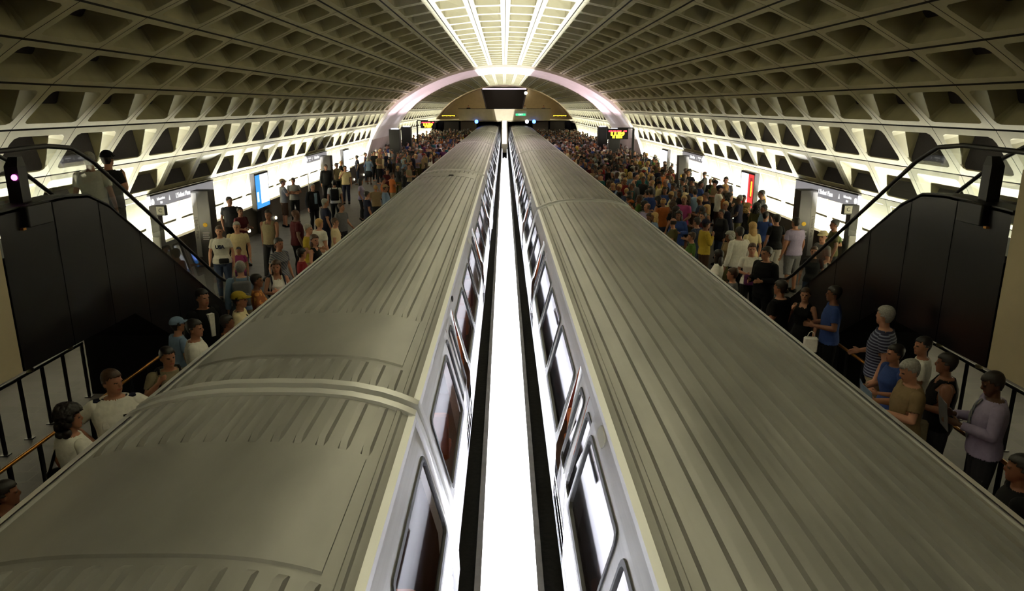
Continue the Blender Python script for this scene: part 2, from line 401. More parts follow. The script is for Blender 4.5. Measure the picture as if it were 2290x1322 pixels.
for (x, z, m, lab) in ((-3.55, 3.62, 'blue', 'blue signal lamp over the left train roof'), (2.85, 3.62, 'bluewhite', 'white signal lamp over the right train roof'), (3.75, 3.62, 'blue', 'bluish signal lamp at the right tunnel mouth')):
    o = empty('signal_lamp', (x, 93.3, z), lab, 'signal lamp')
    mb = MB(); mb.box(-.16, .16, .10, .30, -.2, .2); mb.build('housing', M['black'], o)
    mb = MB(); mb.ell((0, .10, 0), (.22, .10, .24)); mb.build('lens', M[m], o, True)
o = tag(MB().build('globe_lamp', M['globe']), 'round white lamp beside the tapered opening high on the end wall', 'lamp')
mb = MB(); mb.ell((0, 0, 0), (.22, .22, .22)); o.data = mb.mesh('globe_lamp', M['globe'], True); o.location = (2.85, 98.7, 7.2)

# ------------------------------------------------------------------ metro cars
CL = 22.50
SP = [(1.57, .75), (1.60, 1.05), (1.575, 1.72), (1.335, 2.64), (1.2625, 2.85)]
def hw(z):
    for (a, za), (b, zb) in zip(SP, SP[1:]):
        if z <= zb: return a + (b-a)*max(0, (z-za))/(zb-za)
    return SP[-1][0]
def rrect(y0, y1, z0, z1, r):
    pts = []
    for (cy, cz, a0) in ((y1-r, z1-r, 0), (y0+r, z1-r, 90), (y0+r, z0+r, 180), (y1-r, z0+r, 270)):
        for k in range(4):
            a = math.radians(a0 + 30*k); pts.append((cy + r*math.cos(a), cz + r*math.sin(a)))
    return pts
def outer16(y0, y1, z0, z1, r):
    return [(y1, z1-r), (y1, z1), (y1, z1), (y1-r, z1), (y0+r, z1), (y0, z1), (y0, z1), (y0, z1-r), (y0, z0+r), (y0, z0), (y0, z0), (y0+r, z0), (y1-r, z0), (y1, z0), (y1, z0), (y1, z0+r)]
def side3(s, pts, d=0): return [(s*(hw(z) + d), y, z) for y, z in pts]
def ringcell(mb, s, cell, hole, r=.09, d=0, reveal=-.03, mi=0):
    mb.loft([side3(s, outer16(*cell, r), d), side3(s, rrect(*hole, r), d), side3(s, rrect(*hole, r), d+reveal)], mi, False)
def pane(s, hole, r, parent, d, name='window'):
    mb = MB(); y0, y1, z0, z1 = hole
    A = rrect(y0-.012, y1+.012, z0-.012, z1+.012, r); B = rrect(y0+.028, y1-.028, z0+.028, z1-.028, r*.8)
    mb.loft([side3(s, A, d+.002), side3(s, A, d+.014), side3(s, B, d+.014), side3(s, B, d-.02)], 1, False)
    mb.add(side3(s, B, d-.004), [tuple(range(16))], 0)
    return mb.build(name, [M['glass'], M['gasket']], parent)
def roofz(x): return 2.85 + .225*(1 - abs(x/1.2625)**3.0)
def make_car(kind, detail=True):
    root = empty('metro_car', (0, 0, 0))
    doors = [3.2, 10.4, 17.6] if kind == 'A' else [3.4, 10.4, 18.2]
    dw = .66
    for s in (1, -1):
        mb = MB()
        spans = []; y = .12
        for dc in doors: spans.append((y, dc-dw)); y = dc+dw
        spans.append((y, CL-.12))
        for (a, b) in spans:
            for (za, zb) in ((.75, 1.05), (1.05, 1.72), (2.64, 2.85)):
                mb.quad(*side3(s, [(a, za), (b, za), (b, zb), (a, zb)]))
            n = max(1, round((b-a)/1.9)); w = (b-a)/n
            for k in range(n):
                c0 = a + w*k; m = .16 if n > 1 else .30
                cell = (c0, c0+w, 1.72, 2.64); hole = (c0+m*.75, c0+w-m*.75, 1.80, 2.56)
                ringcell(mb, s, cell, hole)
                pane(s, hole, .09, root, 0)
        for dc in doors:
            for (za, zb) in ((.75, 1.05), (2.70, 2.85)):
                mb.quad(*side3(s, [(dc-dw, za), (dc+dw, za), (dc+dw, zb), (dc-dw, zb)]))
            for e in (-1, 1):      # door jambs
                P0 = side3(s, [(dc+e*dw, 1.05), (dc+e*dw, 2.70)]); P1 = side3(s, [(dc+e*dw, 1.05), (dc+e*dw, 2.70)], -.09)
                mb.quad(P0[0], P0[1], P1[1], P1[0])
            for e in (-1, 1):
                y0, y1 = sorted((dc+e*.012, dc+e*dw)); d = MB()
                hole = (y0+.12, y1-.12, 1.62, 2.50)
                ringcell(d, s, (y0, y1, 1.50, 2.62), hole, .08, -.06, -.03)
                d.quad(*side3(s, [(y0, 1.05), (y1, 1.05), (y1, 1.50), (y0, 1.50)], -.06)); d.quad(*side3(s, [(y0, 2.62), (y1, 2.62), (y1, 2.70), (y0, 2.70)], -.06))
                do = d.build('door', M['steel2'], root)
                pane(s, hole, .08, do, -.062)
        mb.build('side_panel', M['steel'], root)
        m2 = MB()
        for z in (1.16, 1.30, 1.44): m2.loft([side3(s, [(yy, z-.012), (yy, z), (yy, z+.012)], .001 if i in (0, 3) else .012) for i, yy in enumerate((.2, .25, CL-.25, CL-.2))], 0, False, False)
        m2.loft([[(s*(hw(z)+d), yy, z) for z, d in ((2.80, .0), (2.82, .03), (2.87, .03), (2.88, -.03))] for yy in (.05, CL-.05)], 0, False, False)
        m2.build('trim_strip', M['steel2'], root)
        m3 = MB(); pts = rrect(doors[1]-1.32, doors[1]-1.0, 2.66, 2.76, .045)
        m3.loft([side3(s, pts, .001), side3(s, pts, .012)], 0, True); m3.build('destination_plate', M['white'], root)
        if detail:
            m4 = MB(); m4.ell((s*(hw(2.74)+.0), doors[0]+1.05, 2.74), (.02, .08, .05)); m4.build('marker_lamp', M['under'], root, True)
    # roof
    pan = ((.75, 2.35), (CL-2.5, CL-1.05)) if kind == 'A' else ()
    segs = []; y = .10
    for (a, b) in pan: segs.append((y, a, True)); segs.append((a, b, False)); y = b
    segs.append((y, CL-.10, True))
    mb = MB(); xs0 = [-1.2625 + 2.525*k/36 for k in range(37)]
    mb.loft([[(x, yy, roofz(x)) for x in xs0] for yy in (.0, CL)], 0, False, False)
    NR = 13
    for (a, b, rid) in segs:
        if rid:
            for k in range(NR):
                cx = -1.02 + 2.04*k/(NR-1); r = []
                for yy, h in ((a+.02, -.004), (a+.12, .036), (b-.12, .036), (b-.02, -.004)):
                    r.append([(cx+dx, yy, roofz(cx+dx) + (h if inn else -.006)) for dx, inn in ((-.040, 0), (-.026, 1), (.026, 1), (.040, 0))])
                mb.loft(r, 0, False, False)
    for s in (1, -1):
        mb.loft([[(s*(1.15+dx), yy, roofz(1.15+dx) + h) for dx, h in ((-.03, -.004), (-.015, .02), (.015, .02), (.03, -.004))] for yy in (.1, CL-.1)], 0, False, False)
    o = mb.build('roof', M['roof'], root); autosmooth(o, 30)
    for (a, b) in pan:
        m2 = MB(); X = [-1.04 + 2.08*k/24 for k in range(25)]
        m2.loft([[(x, yy, roofz(x) + h) for x in ([X[0]-.001] + X + [X[-1]+.001])] for yy, h in ((a+.03, -.01), (a+.05, .018), (b-.05, .018), (b-.03, -.01))], 0, False, False)
        for e in (0, -1):
            x = X[e]; m2.quad((x, a+.05, roofz(x)-.01), (x, b-.05, roofz(x)-.01), (x, b-.05, roofz(x)+.018), (x, a+.05, roofz(x)+.018))
        autosmooth(m2.build('roof_hatch', M['roof'], root), 30)
    # ends
    prof = [(hw(z), z) for z in (.75, 1.05, 1.72, 2.64, 2.85)] + [(x, roofz(x)) for x in (1.2, 1.1, .95, .7, .4, 0)]
    prof = prof + [(-x, z) for x, z in prof[-2::-1]]
    for y0, y1 in ((.06, .12), (CL-.12, CL-.06)):
        m2 = MB(); m2.add([(x*.995, (y0+y1)/2, z) for x, z in prof], [tuple(range(len(prof)))]); m2.build('end_panel', M['brown'], root)
    for y0, y1 in ((-.02, .13), (CL-.13, CL+.02)) if kind == 'A' else ((0, .09), (CL-.09, CL)):
        m2 = MB(); k = 1.022 if kind == 'A' else 1.006
        outp = [(x*k, .75 + (z-.75)*1.012) for x, z in prof]; inp = [(x*.93, .75 + (z-.75)*.965) for x, z in prof]
        rr = [[(x, y, z) for x, z in p] for p, y in ((inp, y0), (outp, y0+.02), (outp, y1-.02), (inp, y1))]
        m2.loft(rr, 0, False, False); autosmooth(m2.build('end_frame', M['steel2'], root), 40)
    m2 = MB(); m2.box(-1.45, 1.45, .3, CL-.3, .35, .80); 
    for yy in (3.0, CL-3.0):
        for dy in (-1.0, 1.0):
            for xx in (-.72, .72): m2.tube([(xx-.06, yy+dy, .51), (xx+.06, yy+dy, .51)], .345, 16)
    m2.build('underframe', M['under'], root)
    m2 = MB(); m2.box(-1.5, 1.5, .15, CL-.15, 1.02, 1.06, 0); m2.box(-1.2, 1.2, .15, CL-.15, 2.74, 2.76, 1); m2.build('interior_lining', [M['brown'], M['cream']], root)
    m2 = MB()
    for s in (-.6, .6): m2.box(s-.10, s+.10, .6, CL-.6, 2.70, 2.735)
    m2.build('ceiling_lamp', M['carlight'], root)
    if detail:
        n = 0
        for r in range(22):
            y = .7 + r*.97
            if min(abs(y+.3-d) for d in doors) < .95: continue
            for s in (-1, 1):
                m2 = MB(); x0, x1 = sorted((s*.50, s*1.42))
                m2.rbox(x0, x1, y, y+.46, 1.42, 1.54, .06, 0); m2.rbox(x0, x1, y, y+.10, 1.50, 2.02, .04, 0); m2.box(x0+.1, x1-.1, y+.05, y+.3, 1.05, 1.43, 1)
                m2.build('seat', [M['seat'] if (r + (s > 0)) % 3 else M['seat2'], M['under']], root)
    return root
carA = make_car('A'); carB = make_car('B'); carC = make_car('B', False)
TX = 2.13
LY = [-16.76 + 22.86*k for k in range(6)]; LY[0:2] = [6.02 - CL - .01, 6.12]; LY = [LY[0]] + [6.12 + 22.86*k for k in range(5)]
RY = [-3.45 + 22.86*k for k in range(5)]
llab = ['nearest car of the left train, smooth square roof hatch right below the viewer', 'second car of the left train, smooth roof hatch beside the waiting officer',
        'third car of the left train, fully ribbed grey roof', 'fourth car of the left train, beside the dense left crowd', 'fifth car of the left train, nearing the far bridge', 'last car of the left train, entering the tunnel portal']
rlab = ['nearest car of the right train, long ribbed olive roof filling the corner', 'second car of the right train, after the first gap in the ribbed roof',
        'third car of the right train, beside the dense right crowd', 'fourth car of the right train, nearing the far bridge', 'last car of the right train, entering the tunnel portal']
for i, y in enumerate(LY):
    o = carA if i == 0 else copy_tree(carA if i == 1 else carC)
    if i == 1: m2 = MB(); m2.rbox(.05, .25, CL-2.45, CL-2.15, 3.05, 3.12, .05); m2.build('roof_antenna', M['under'], o)
    o.location = (-TX, y, 0); tag(o, llab[i], 'metro car', 'cars of the left train')
for i, y in enumerate(RY):
    o = carB if i == 0 else copy_tree(carB) if i == 1 else (carC if i == 2 else copy_tree(carC))
    o.location = (TX, y, 0); tag(o, rlab[i], 'metro car', 'cars of the right train')

# ------------------------------------------------------------------ escalators, landings, railings
def escalator(s, nm):
    e = empty('escalator', (0, 0, 0), 'dark bronze escalator with glass sides rising to the %s of the trains' % nm, 'escalator', 'escalators up to the bridge')
    def X(a): return s*a
    deck = [(7.5, 4.45), (8.7, 4.48), (9.2, 4.44), (9.65, 4.25), (12.7, 2.20), (13.2, 1.88), (13.5, 1.74), (14.1, 1.66)]
    rail = [(6.9, 5.05), (8.75, 5.08), (9.25, 5.03), (9.7, 4.82), (13.3, 2.42), (13.6, 2.26), (13.8, 2.20), (13.95, 2.18)]
    soff = [(7.5, 2.70), (9.93, 2.66), (12.45, PZ), (14.1, PZ)]
    for a, nam in ((5.35, 'side_cladding'), (6.75, 'side_cladding')):
        t = .03 if a < 6 else -.03; mb = MB()
        top = [(y, z - (.75 if a > 6 else 0)) for y, z in deck]; bot = soff
        # panels with vertical seams
        import bisect
        def li(P, y):
            for (a0, b0), (a1, b1) in zip(P, P[1:]):
                if y <= a1: return b0 + (b1-b0)*(y-a0)/(a1-a0)
            return P[-1][1]
        ys = sorted(set([7.5 + .95*k for k in range(7)] + [y for y, z in deck] + [y for y, z in soff]))
        seams = [7.5 + .95*k for k in range(7)]
        for y0, y1 in zip(ys, ys[1:]):
            if y1 - y0 < 1e-6: continue
            g0 = any(abs(y0-q) < 1e-6 for q in seams) and y0 > 7.6; g1 = 0
            a0, a1 = y0, y1
            mb.quad((X(a), a0, li(bot, y0)), (X(a), a1, li(bot, y1)), (X(a), a1, li(top, y1)), (X(a), a0, li(top, y0)), 0)
            for yy in ((y0,) if g0 else ()):
                mb.quad((X(a-.003 if a < 6 else a+.003), yy-.008, li(bot, yy)), (X(a-.003 if a < 6 else a+.003), yy+.008, li(bot, yy)), (X(a-.003 if a < 6 else a+.003), yy+.008, li(top, yy)), (X(a-.003 if a < 6 else a+.003), yy-.008, li(top, yy)), 1)
        mb.build(nam, [M['bronze'] if a < 6 else M['joint2'], M['joint2']], e)
    mb = MB()
    for (y0, z0), (y1, z1) in zip(soff, soff[1:]): mb.quad((X(5.35), y0, z0), (X(6.75), y0, z0), (X(6.75), y1, z1), (X(5.35), y1, z1))
    mb.quad((X(5.35), 7.5, 2.7), (X(6.75), 7.5, 2.7), (X(6.75), 7.5, 3.9), (X(5.35), 7.5, 3.9))
    mb.build('soffit', M['joint2'], e)
    mb = MB()
    for a in (5.36, 6.74):
        mb.add([(X(a), 10.9, PZ), (X(a), 12.4, PZ), (X(a), 10.9, 2.02)], [(0, 1, 2)])
    mb.quad((X(5.36), 10.9, PZ), (X(6.74), 10.9, PZ), (X(6.74), 10.9, 2.02), (X(5.36), 10.9, 2.02))
    mb.build('under_stair_panel', M['joint2'], e)
    for a, q in ((5.35, 5.62), (6.75, 6.48)):
        mb = MB(); dz = .75 if a > 6 else 0; mb.loft([[(X(a), y, z-.03-dz), (X(a), y, z+.02-dz), (X(q), y, z+.02-dz), (X(q), y, z-.06-dz)] for y, z in deck], 0, True)
        mb.build('deck_moulding', M['black'], e)
    for a in (5.5, 6.6):
        mb = MB(); mb.loft([[(X(a-.006), y, zd - (.75 if a > 6 else 0)), (X(a-.006), y, zr), (X(a+.006), y, zr), (X(a+.006), y, zd - (.75 if a > 6 else 0))] for (y, zr), (y2, zd) in zip(rail[1:], [(q, li(deck, q)+.0) for q, _ in rail[1:]])], 0, True)
        mb.build('glass_balustrade', M['clear'], e)
        mb = MB(); pts = [Vector((X(a), y, z)) for y, z in rail]
        end = [(X(a), 13.95 + .20*math.sin(t), 1.98 + .20*math.cos(t)) for t in [PI*k/6 for k in range(1, 7)]]
        # smooth the bends
        q = [pts[0]]
        for i in range(1, len(pts)-1):
            q += [pts[i].lerp(pts[i-1], .18), pts[i], pts[i].lerp(pts[i+1], .18)]
        q.append(pts[-1])
        mb.tube(q + end + [(X(a), 13.7, 1.72)], .030, 10); autosmooth(mb.build('handrail', M['blackrub'], e), 50)
    # steps
    for k in range(15):
        y = 9.1 + .36*k; z = 3.9 - max(0, (y-9.3))*.62
        if z < PZ+.1: break
        mb = MB(); mb.box(min(X(5.66), X(6.44)), max(X(5.66), X(6.44)), y, y+.40, z-.22, z); mb.build('step', M['step'], e)
    mb = MB(); mb.box(min(X(5.62), X(6.48)), max(X(5.62), X(6.48)), 7.5, 9.2, 3.82, 3.9); mb.build('comb_landing', M['step'], e)
    # indicator post and control box at the head of the balustrade
    p = empty('indicator_post', (X(5.52), 8.17, 4.47), 'black indicator post on the %s escalator head%s' % (nm, ', magenta lamp lit' if s < 0 else ', lamp unlit'), 'indicator post', 'escalator indicator posts')
    mb = MB(); mb.loft([[(x, y, z) for x, y in ((-.075, -.075), (.075, -.075), (.075, .075), (-.075, .075))] for z in (0, .42)] + [[(x, y, .52) for x, y in ((-.05, -.01), (.05, -.01), (.05, .075), (-.05, .075))]], 0, True)
    mb.build('post', M['black'], p)
    if s < 0:
        mb = MB(); mb.ell((.03, -.085, .30), (.034, .02, .034)); mb.build('lamp', M['pinklamp'], p, True)
    p = empty('control_box', (X(5.34), 8.02, 4.24), 'black control box hung on the %s escalator head' % nm, 'control box', 'escalator control boxes')
    mb = MB(); mb.rbox(-.07 if s > 0 else -.05, .05 if s > 0 else .07, -.14, .30, 0, .24, .02); mb.build('casing', M['black'], p)
    mb = MB(); mb.box(-.03, .03, -.20, -.15, -.02, .005); mb.build('amber_strip', M['led'], p) if False else mb.build('amber_strip', M['brass'], p)
    # landing fascia + end post
    mb = MB(); x0, x1 = sorted((X(5.36), X(5.46))); mb.box(x0, x1, -3.5, 7.48, 2.70, 4.9)
    o = mb.build('trim_3', M['column']); tag(o, 'plain concrete fascia of the %s bridge landing' % nm, 'fascia', kind='structure')
    mb = MB(); x0, x1 = sorted((X(5.47), X(9.2))); mb.box(x0, x1, -3.5, 7.45, 3.6, 3.9); mb.box(min(X(5.47), X(6.7)), max(X(5.47), X(6.7)), -3.5, 7.45, 2.7, 2.8)
    o = mb.build('floor', M['plain']); tag(o, 'landing slab at the %s end of the near bridge' % nm, 'landing', kind='structure')
    p = empty('glass_end_post', (X(5.5), 7.42, 3.9), 'slim black post ending the %s glass balustrade' % nm, 'post', 'balustrade end posts')
    mb = MB(); mb.box(-.045, .045, -.04, .04, 0, 1.30); mb.build('post', M['black'], p)
    mb = MB(); mb.ell((0, 0, 1.30), (.05, .05, .05)); mb.build('cap', M['black'], p, True)
for s, nm in ((-1, 'left'), (1, 'right')): escalator(s, nm)
# the near bridge the photograph is taken from (outside the frame, below and behind)
mb = MB(); mb.box(-5.35, 5.35, -3.4, .20, 3.74, 3.9)
o = mb.build('floor', M['plain']); tag(o, 'deck of the near bridge under the viewer', 'bridge deck', kind='structure')

def railing(s, ax, y0, y1, zt, brass, lab, caps):
    r = empty('railing', (s*ax, y0, PZ), lab, 'railing'); h = zt - PZ; L = y1 - y0
    mb = MB(); mb.tube([(0, 0, h), (0, L, h)], .022 if brass else .026, 8); autosmooth(mb.build('top_rail', M['brass'] if brass else M['black'], r), 60)
    n = int(L/.5)
    for k in range(n+1):
        y = L - .02 - k*.5
        mb = MB(); mb.box(-.012, .012, y-.028, y+.028, 0, h); mb.box(-.05, .05, y-.05, y+.05, 0, .012); mb.build('post', M['black'], r)
    for y in caps:
        mb = MB(); mb.tube([(-.02*s, y-y0, h+.02), (-.02*s, y-y0, h+.06)], .05, 12); mb.ell((-.02*s, y-y0, h+.06), (.05, .05, .025), 0, 12, 6); mb.build('cap_lamp', M['dimlamp'], r)
railing(-1, 5.19, -1.0, 10.8, 1.93, True, 'brass-topped railing behind the officer and the dark-haired woman', [])
railing(-1, 6.72, -1.0, 10.8, 1.92, False, 'black railing with flat bars next to the left escalator base', [10.45, 9.5, 8.5])
railing(1, 5.19, -1.0, 10.8, 1.93, True, 'brass-topped railing behind the striped-shirt man and the tie-wearing reader', [])
railing(1, 6.72, -1.0, 10.8, 1.92, False, 'black railing with flat bars next to the right escalator base', [10.45, 9.5, 8.5])

# ------------------------------------------------------------------ pylons, signs, posters
def rotz(a): return Matrix.Rotation(a, 4, 'Z')
def station_sign(s, y0, y1, z1, hgt, lab):
    o = empty('station_sign', (s*8.97, (y0+y1)/2, z1), lab, 'sign', 'grey station name boards'); L = (y1-y0)/2
    mb = MB(); mb.box(-.03, .03, -L, L, -hgt, 0); mb.build('board', M['signglow'], o)
    mb = MB(); mb.box(-.04, .04, -L-.02, L+.02, -.0, .03); mb.build('cap_strip', M['dark'], o)
    for yy in (-L+.15, L-.15):
        mb = MB(); mb.box(-.02, .02, yy-.03, yy+.03, -(z1-PZ), -hgt); mb.build('bracket', M['signgrey'], o)
    R = FACE_Y if False else Matrix.Identity(4)
    face = rotz(-PI/2) @ FACE_Y if s > 0 else rotz(PI/2) @ FACE_Y     # towards the tracks
    k = 1 if s > 0 else -1
    # reading direction: on the right wall text runs towards the viewer, on the left wall away from it
    x = -.034*s
    text_mesh("L'Enfant Plaza", hgt*.54, M['letterglow'], o, T(x, -L*.06, -hgt*.5) @ face, .003, 'lettering', .006)
    for q, (t, sz) in enumerate((('Information', .24), ('Exit', .20))):
        text_mesh(t, hgt*sz*1.25, M['letterglow'], o, T(x, -L*.72, -hgt*(.36 + .34*q)) @ face, .003, 'lettering', .003)
    mb = MB()
    c = Vector((x, -L*.48, -hgt*.5)); q = hgt*.3
    mb.add([(c.x, c.y, c.z+q), (c.x, c.y-.5*q, c.z-.6*q), (c.x, c.y+.5*q, c.z-.6*q)], [(0, 1, 2)])
    mb.build('arrow', M['letterglow'], o)
    mb = MB(); mb.tube([(x, -L*.95, -hgt*.5), (x-.005*s, -L*.95, -hgt*.5)], hgt*.26, 16); mb.build('roundel', M['letterglow'], o)
def pylon(s, y, lab, h=2.2):
    o = empty('pylon', (s*8.66, y, PZ), lab, 'pylon', 'brown station pylons')
    mb = MB(); mb.rbox(-.25, .25, -.22, .22, 0, h, .02); mb.build('shaft', M['pylon'], o)
    a, b = sorted((s*.245, s*.10)); ci = -s*.07
    mb = MB(); mb.box(a, b, -.226, -.219, .30, h-.06); mb.build('name_strip', M['strip'], o)
    text_mesh("L'Enfant Plaza", .115, M['dark'], o, T((a+b)/2, -.229, 1.15) @ FACE_Y @ Matrix.Rotation(-PI/2, 4, 'Z'), .002)
    mb = MB(); mb.tube([(ci, -.222, h*.56), (ci, -.232, h*.56)], .062, 20); mb.build('line_bullet', M['yellow'], o)
    mb = MB()
    for k in range(4): mb.box(ci-.10, ci+.10 - .03*(k % 2), -.226, -.222, h*.45 - .06*k, h*.45 - .06*k + .018)
    mb.build('line_list', M['signgrey'], o)
def call_post(s, y, lab):
    o = empty('call_post', (s*8.6, y, PZ), lab, 'call post', 'call posts beside the name boards')
    mb = MB(); mb.rbox(-.11, .11, -.11, .11, 0, 2.16, .02); mb.build('shaft', M['pylon'], o)
    x = -s*.18
    mb = MB(); mb.rbox(x-.125, x+.125, -.14, -.02, 1.93, 2.18, .02); mb.build('sign_box', M['black'], o)
    mb = MB(); mb.quad((x-.095, -.142, 1.96), (x+.095, -.142, 1.96), (x+.095, -.142, 2.15), (x-.095, -.142, 2.15)); mb.build('sign_face', M['white'], o)
    text_mesh('C', .13, M['black'], o, T(x, -.145, 2.055) @ FACE_Y)
    mb = MB(); mb.rbox(-.09, .09, -.17, -.10, 1.05, 1.40, .015); mb.build('handset_box', M['signgrey'], o)
    mb = MB(); mb.box(-.08, .08, -.116, -.110, .55, .9); mb.build('notice', M['brass'], o)
for s, nm in ((-1, 'left'), (1, 'right')):
    pylon(s, 20.6, 'brown pylon with yellow disc in front of the nearer %s name board' % nm)
    pylon(s, 35.3, 'brown pylon beside the farther %s name board' % nm)
    station_sign(s, 18.1, 22.1, 3.34, .31, 'grey name board on the %s wall behind the nearer pylon' % nm)
    station_sign(s, 32.8, 36.6, 3.34, .31, 'grey name board on the %s wall behind the farther pylon' % nm)
    call_post(s, 17.6, 'slim brown post with a square letter box near the %s escalator foot' % nm)
def poster(s, y0, y1, cols, lab):
    o = empty('poster_case', (s*8.94, (y0+y1)/2, PZ), lab, 'poster case', 'backlit poster cases by the parapet'); L = (y1-y0)/2
    mb = MB(); mb.box(-.08, .08, -L-.06, L+.06, .88, 2.2); mb.build('case', M['pylon'], o)
    mb = MB(); mb.box(-.08, .08, -.3, .3, 0, .88); mb.build('stand', M['pylon'], o)
    mb = MB(); x = -s*.085
    for (a, b, c, d, mi) in cols: mb.quad((x, -L + 2*L*a, .95 + 1.18*c), (x, -L + 2*L*b, .95 + 1.18*c), (x, -L + 2*L*b, .95 + 1.18*d), (x, -L + 2*L*a, .95 + 1.18*d), mi)
    mb.build('poster', [M['adwhite'], M['adblue'], M['adred'], M['addark'], M['led']], o)
poster(-1, 25.6, 27.0, [(0, .35, 0, 1, 1), (.35, 1, .12, 1, 0), (.35, 1, 0, .12, 1), (.05, .2, .2, .5, 0)], 'backlit blue and white poster on the left parapet')
poster(1, 25.6, 27.0, [(.42, 1, .12, 1, 0), (0, .42, .12, 1, 2), (.1, .3, .3, .9, 3), (0, 1, 0, .12, 2), (.12, .2, .35, .8, 4)], 'backlit red and white poster on the right parapet')
poster(-1, 40.0, 41.4, [(0, 1, 0, 1, 0)], 'glowing white poster beyond the farther left pylon')
poster(1, 39.6, 41.0, [(0, 1, 0, 1, 0)], 'glowing white poster beyond the farther right pylon')
# light pylons in the arch, with uplights
for s, nm in ((-1, 'left'), (1, 'right')):
    for y, q in ((49.8, 'nearer'), (55.8, 'farther')):
        o = empty('uplight_pylon', (s*7.45, y, PZ), '%s tall black uplight pylon under the arch on the %s' % (q, nm), 'light pylon', 'black uplight pylons')
        mb = MB(); mb.rbox(-.36, .36, -.36, .36, 0, 3.0, .03); mb.build('shaft', M['black'], o)
        mb = MB(); mb.tube([(0, 0, 3.0), (0, 0, 3.05)], .26, 16); mb.build('lamp_lens', M['bluewhite'], o)
        area('uplight', (s*7.45, y, PZ + 3.12), .6, 5.0, 190, (1.0, .80, .97), (PI, s*math.radians(-42), 0), 125)
    for y, z in ((53.2, 0),):
        o = empty('door_opening', (s*8.9, 50.9, PZ)) if False else None
def led_board(s, x, y, z, lab, px):
    o = empty('train_board', (x, y, z), lab, 'train board', 'amber train arrival boards')
    mb = MB(); mb.rbox(-.62, .62, -.10, .10, -.30, .30, .03); mb.build('casing', M['black'], o)
    mb = MB(); mb.box(px-.06, px+.06, -.06, .06, -(z-PZ), .30); mb.build('post', M['black'], o)
    mb = MB(); mb.box(min(px, 0), max(px, 0), -.04, .04, .30, .36); mb.build('arm', M['black'], o)
    mb = MB()
    for a, b in ((-.52, -.32), (-.28, -.10), (-.06, .22), (.34, .52)): mb.box(a, b, -.108, -.10, .12, .20)
    mb.build('header_row', M['ledred'], o)
    text_mesh('S IUE:9', .27, M['led'], o, T(0, -.105, .0) @ FACE_Y, .003, 'lettering', .014)
    text_mesh('SI IEE:1', .20, M['led'], o, T(0, -.105, -.17) @ FACE_Y, .003, 'lettering', .010)
led_board(1, 6.5, 42.3, 3.98, 'amber train board above the right crowd', .92)
led_board(-1, -6.5, 62.5, 4.02, 'amber train board above the far left crowd', -.92)
# small round guide lamps along the parapets
for s, nm in ((-1, 'left'), (1, 'right')):
    for k in range(12):
        y = 12.9 + 3.05*k
        o = MB(); o.tube([(0, 0, 0), (-s*.04, 0, 0)], .062, 14); o.ell((-s*.04, 0, 0), (.03, .055, .055))
        o = o.build('guide_lamp', M['globe'], None, True); o.location = (s*9.07, y, PZ+.26)
        tag(o, 'small round guide lamp low on the %s parapet' % nm, 'guide lamp', 'guide lamps low on the %s parapet' % nm)
o = MB(); o.box(-2.9, 2.9, -.10, .10, -.07, .07); o = o.build('strip_lamp', mat('strip lamp', (1, .85, 1), .5, emit=(1, .82, .95), es=1.6)); o.location = (0, 98.6, 7.72)
tag(o, 'pinkish strip lamp along the top of the tapered opening', 'strip lamp')

l = bpy.data.lights.new('passage_fill', 'POINT'); l.energy = 45; l.color = (1, .86, .68); l.shadow_soft_size = .3  # unseen fill light added to lift the dark passage
o = bpy.data.objects.new('passage_fill', l); C.objects.link(o); o.location = (0, 104, 7.0)

for s in (-1, 1): area('end_wall_fill', (s*5.2, 95.2, 4.15), 3.0, .3, 75, (1, .9, .68), (math.radians(180+58), 0, 0))  # unseen fill lights added on the bridge deck to brighten the end wall
# ------------------------------------------------------------------ people
SK = [mat('skin %d' % i, c, .55) for i, c in enumerate([(.74, .54, .44), (.66, .46, .36), (.50, .33, .25), (.33, .22, .16)])]
EYE = mat('eye', (.08, .06, .05), .3); LIP = mat('lip', (.62, .33, .29), .5)
HC = {'dark': (.10, .075, .06), 'brown': (.25, .16, .10), 'blond': (.72, .58, .36), 'grey': (.58, .57, .55), 'red': (.45, .22, .12)}
HAIR = {k: noisy(mat('hair ' + k, v, .55), 60, .3) for k, v in HC.items()}
CLC = {'white': (.90, .89, .86), 'cream': (.86, .80, .64), 'yellow': (.88, .74, .18), 'orange': (.85, .42, .14), 'red': (.62, .10, .13), 'maroon': (.36, .09, .13), 'pink': (.82, .26, .58),
       'purple': (.42, .16, .40), 'navy': (.11, .12, .24), 'blue': (.20, .32, .66), 'lightblue': (.55, .68, .84), 'teal': (.12, .42, .44), 'green': (.30, .46, .14), 'olive': (.40, .38, .20),
       'tan': (.68, .56, .38), 'khaki': (.66, .60, .46), 'brown': (.33, .22, .15), 'grey': (.50, .50, .52), 'charcoal': (.18, .18, .20), 'black': (.055, .055, .065), 'lavender': (.72, .66, .84), 'denim': (.22, .28, .42)}
def dk(c): g = sum(c)/3; return tuple((x*.82 + g*.18)*.80 for x in c)
CL_ = {k: noisy(mat('cloth ' + k, v if k in ('white', 'cream') else dk(v), .85, spec=.2), 25, .08, .15) for k, v in CLC.items()}
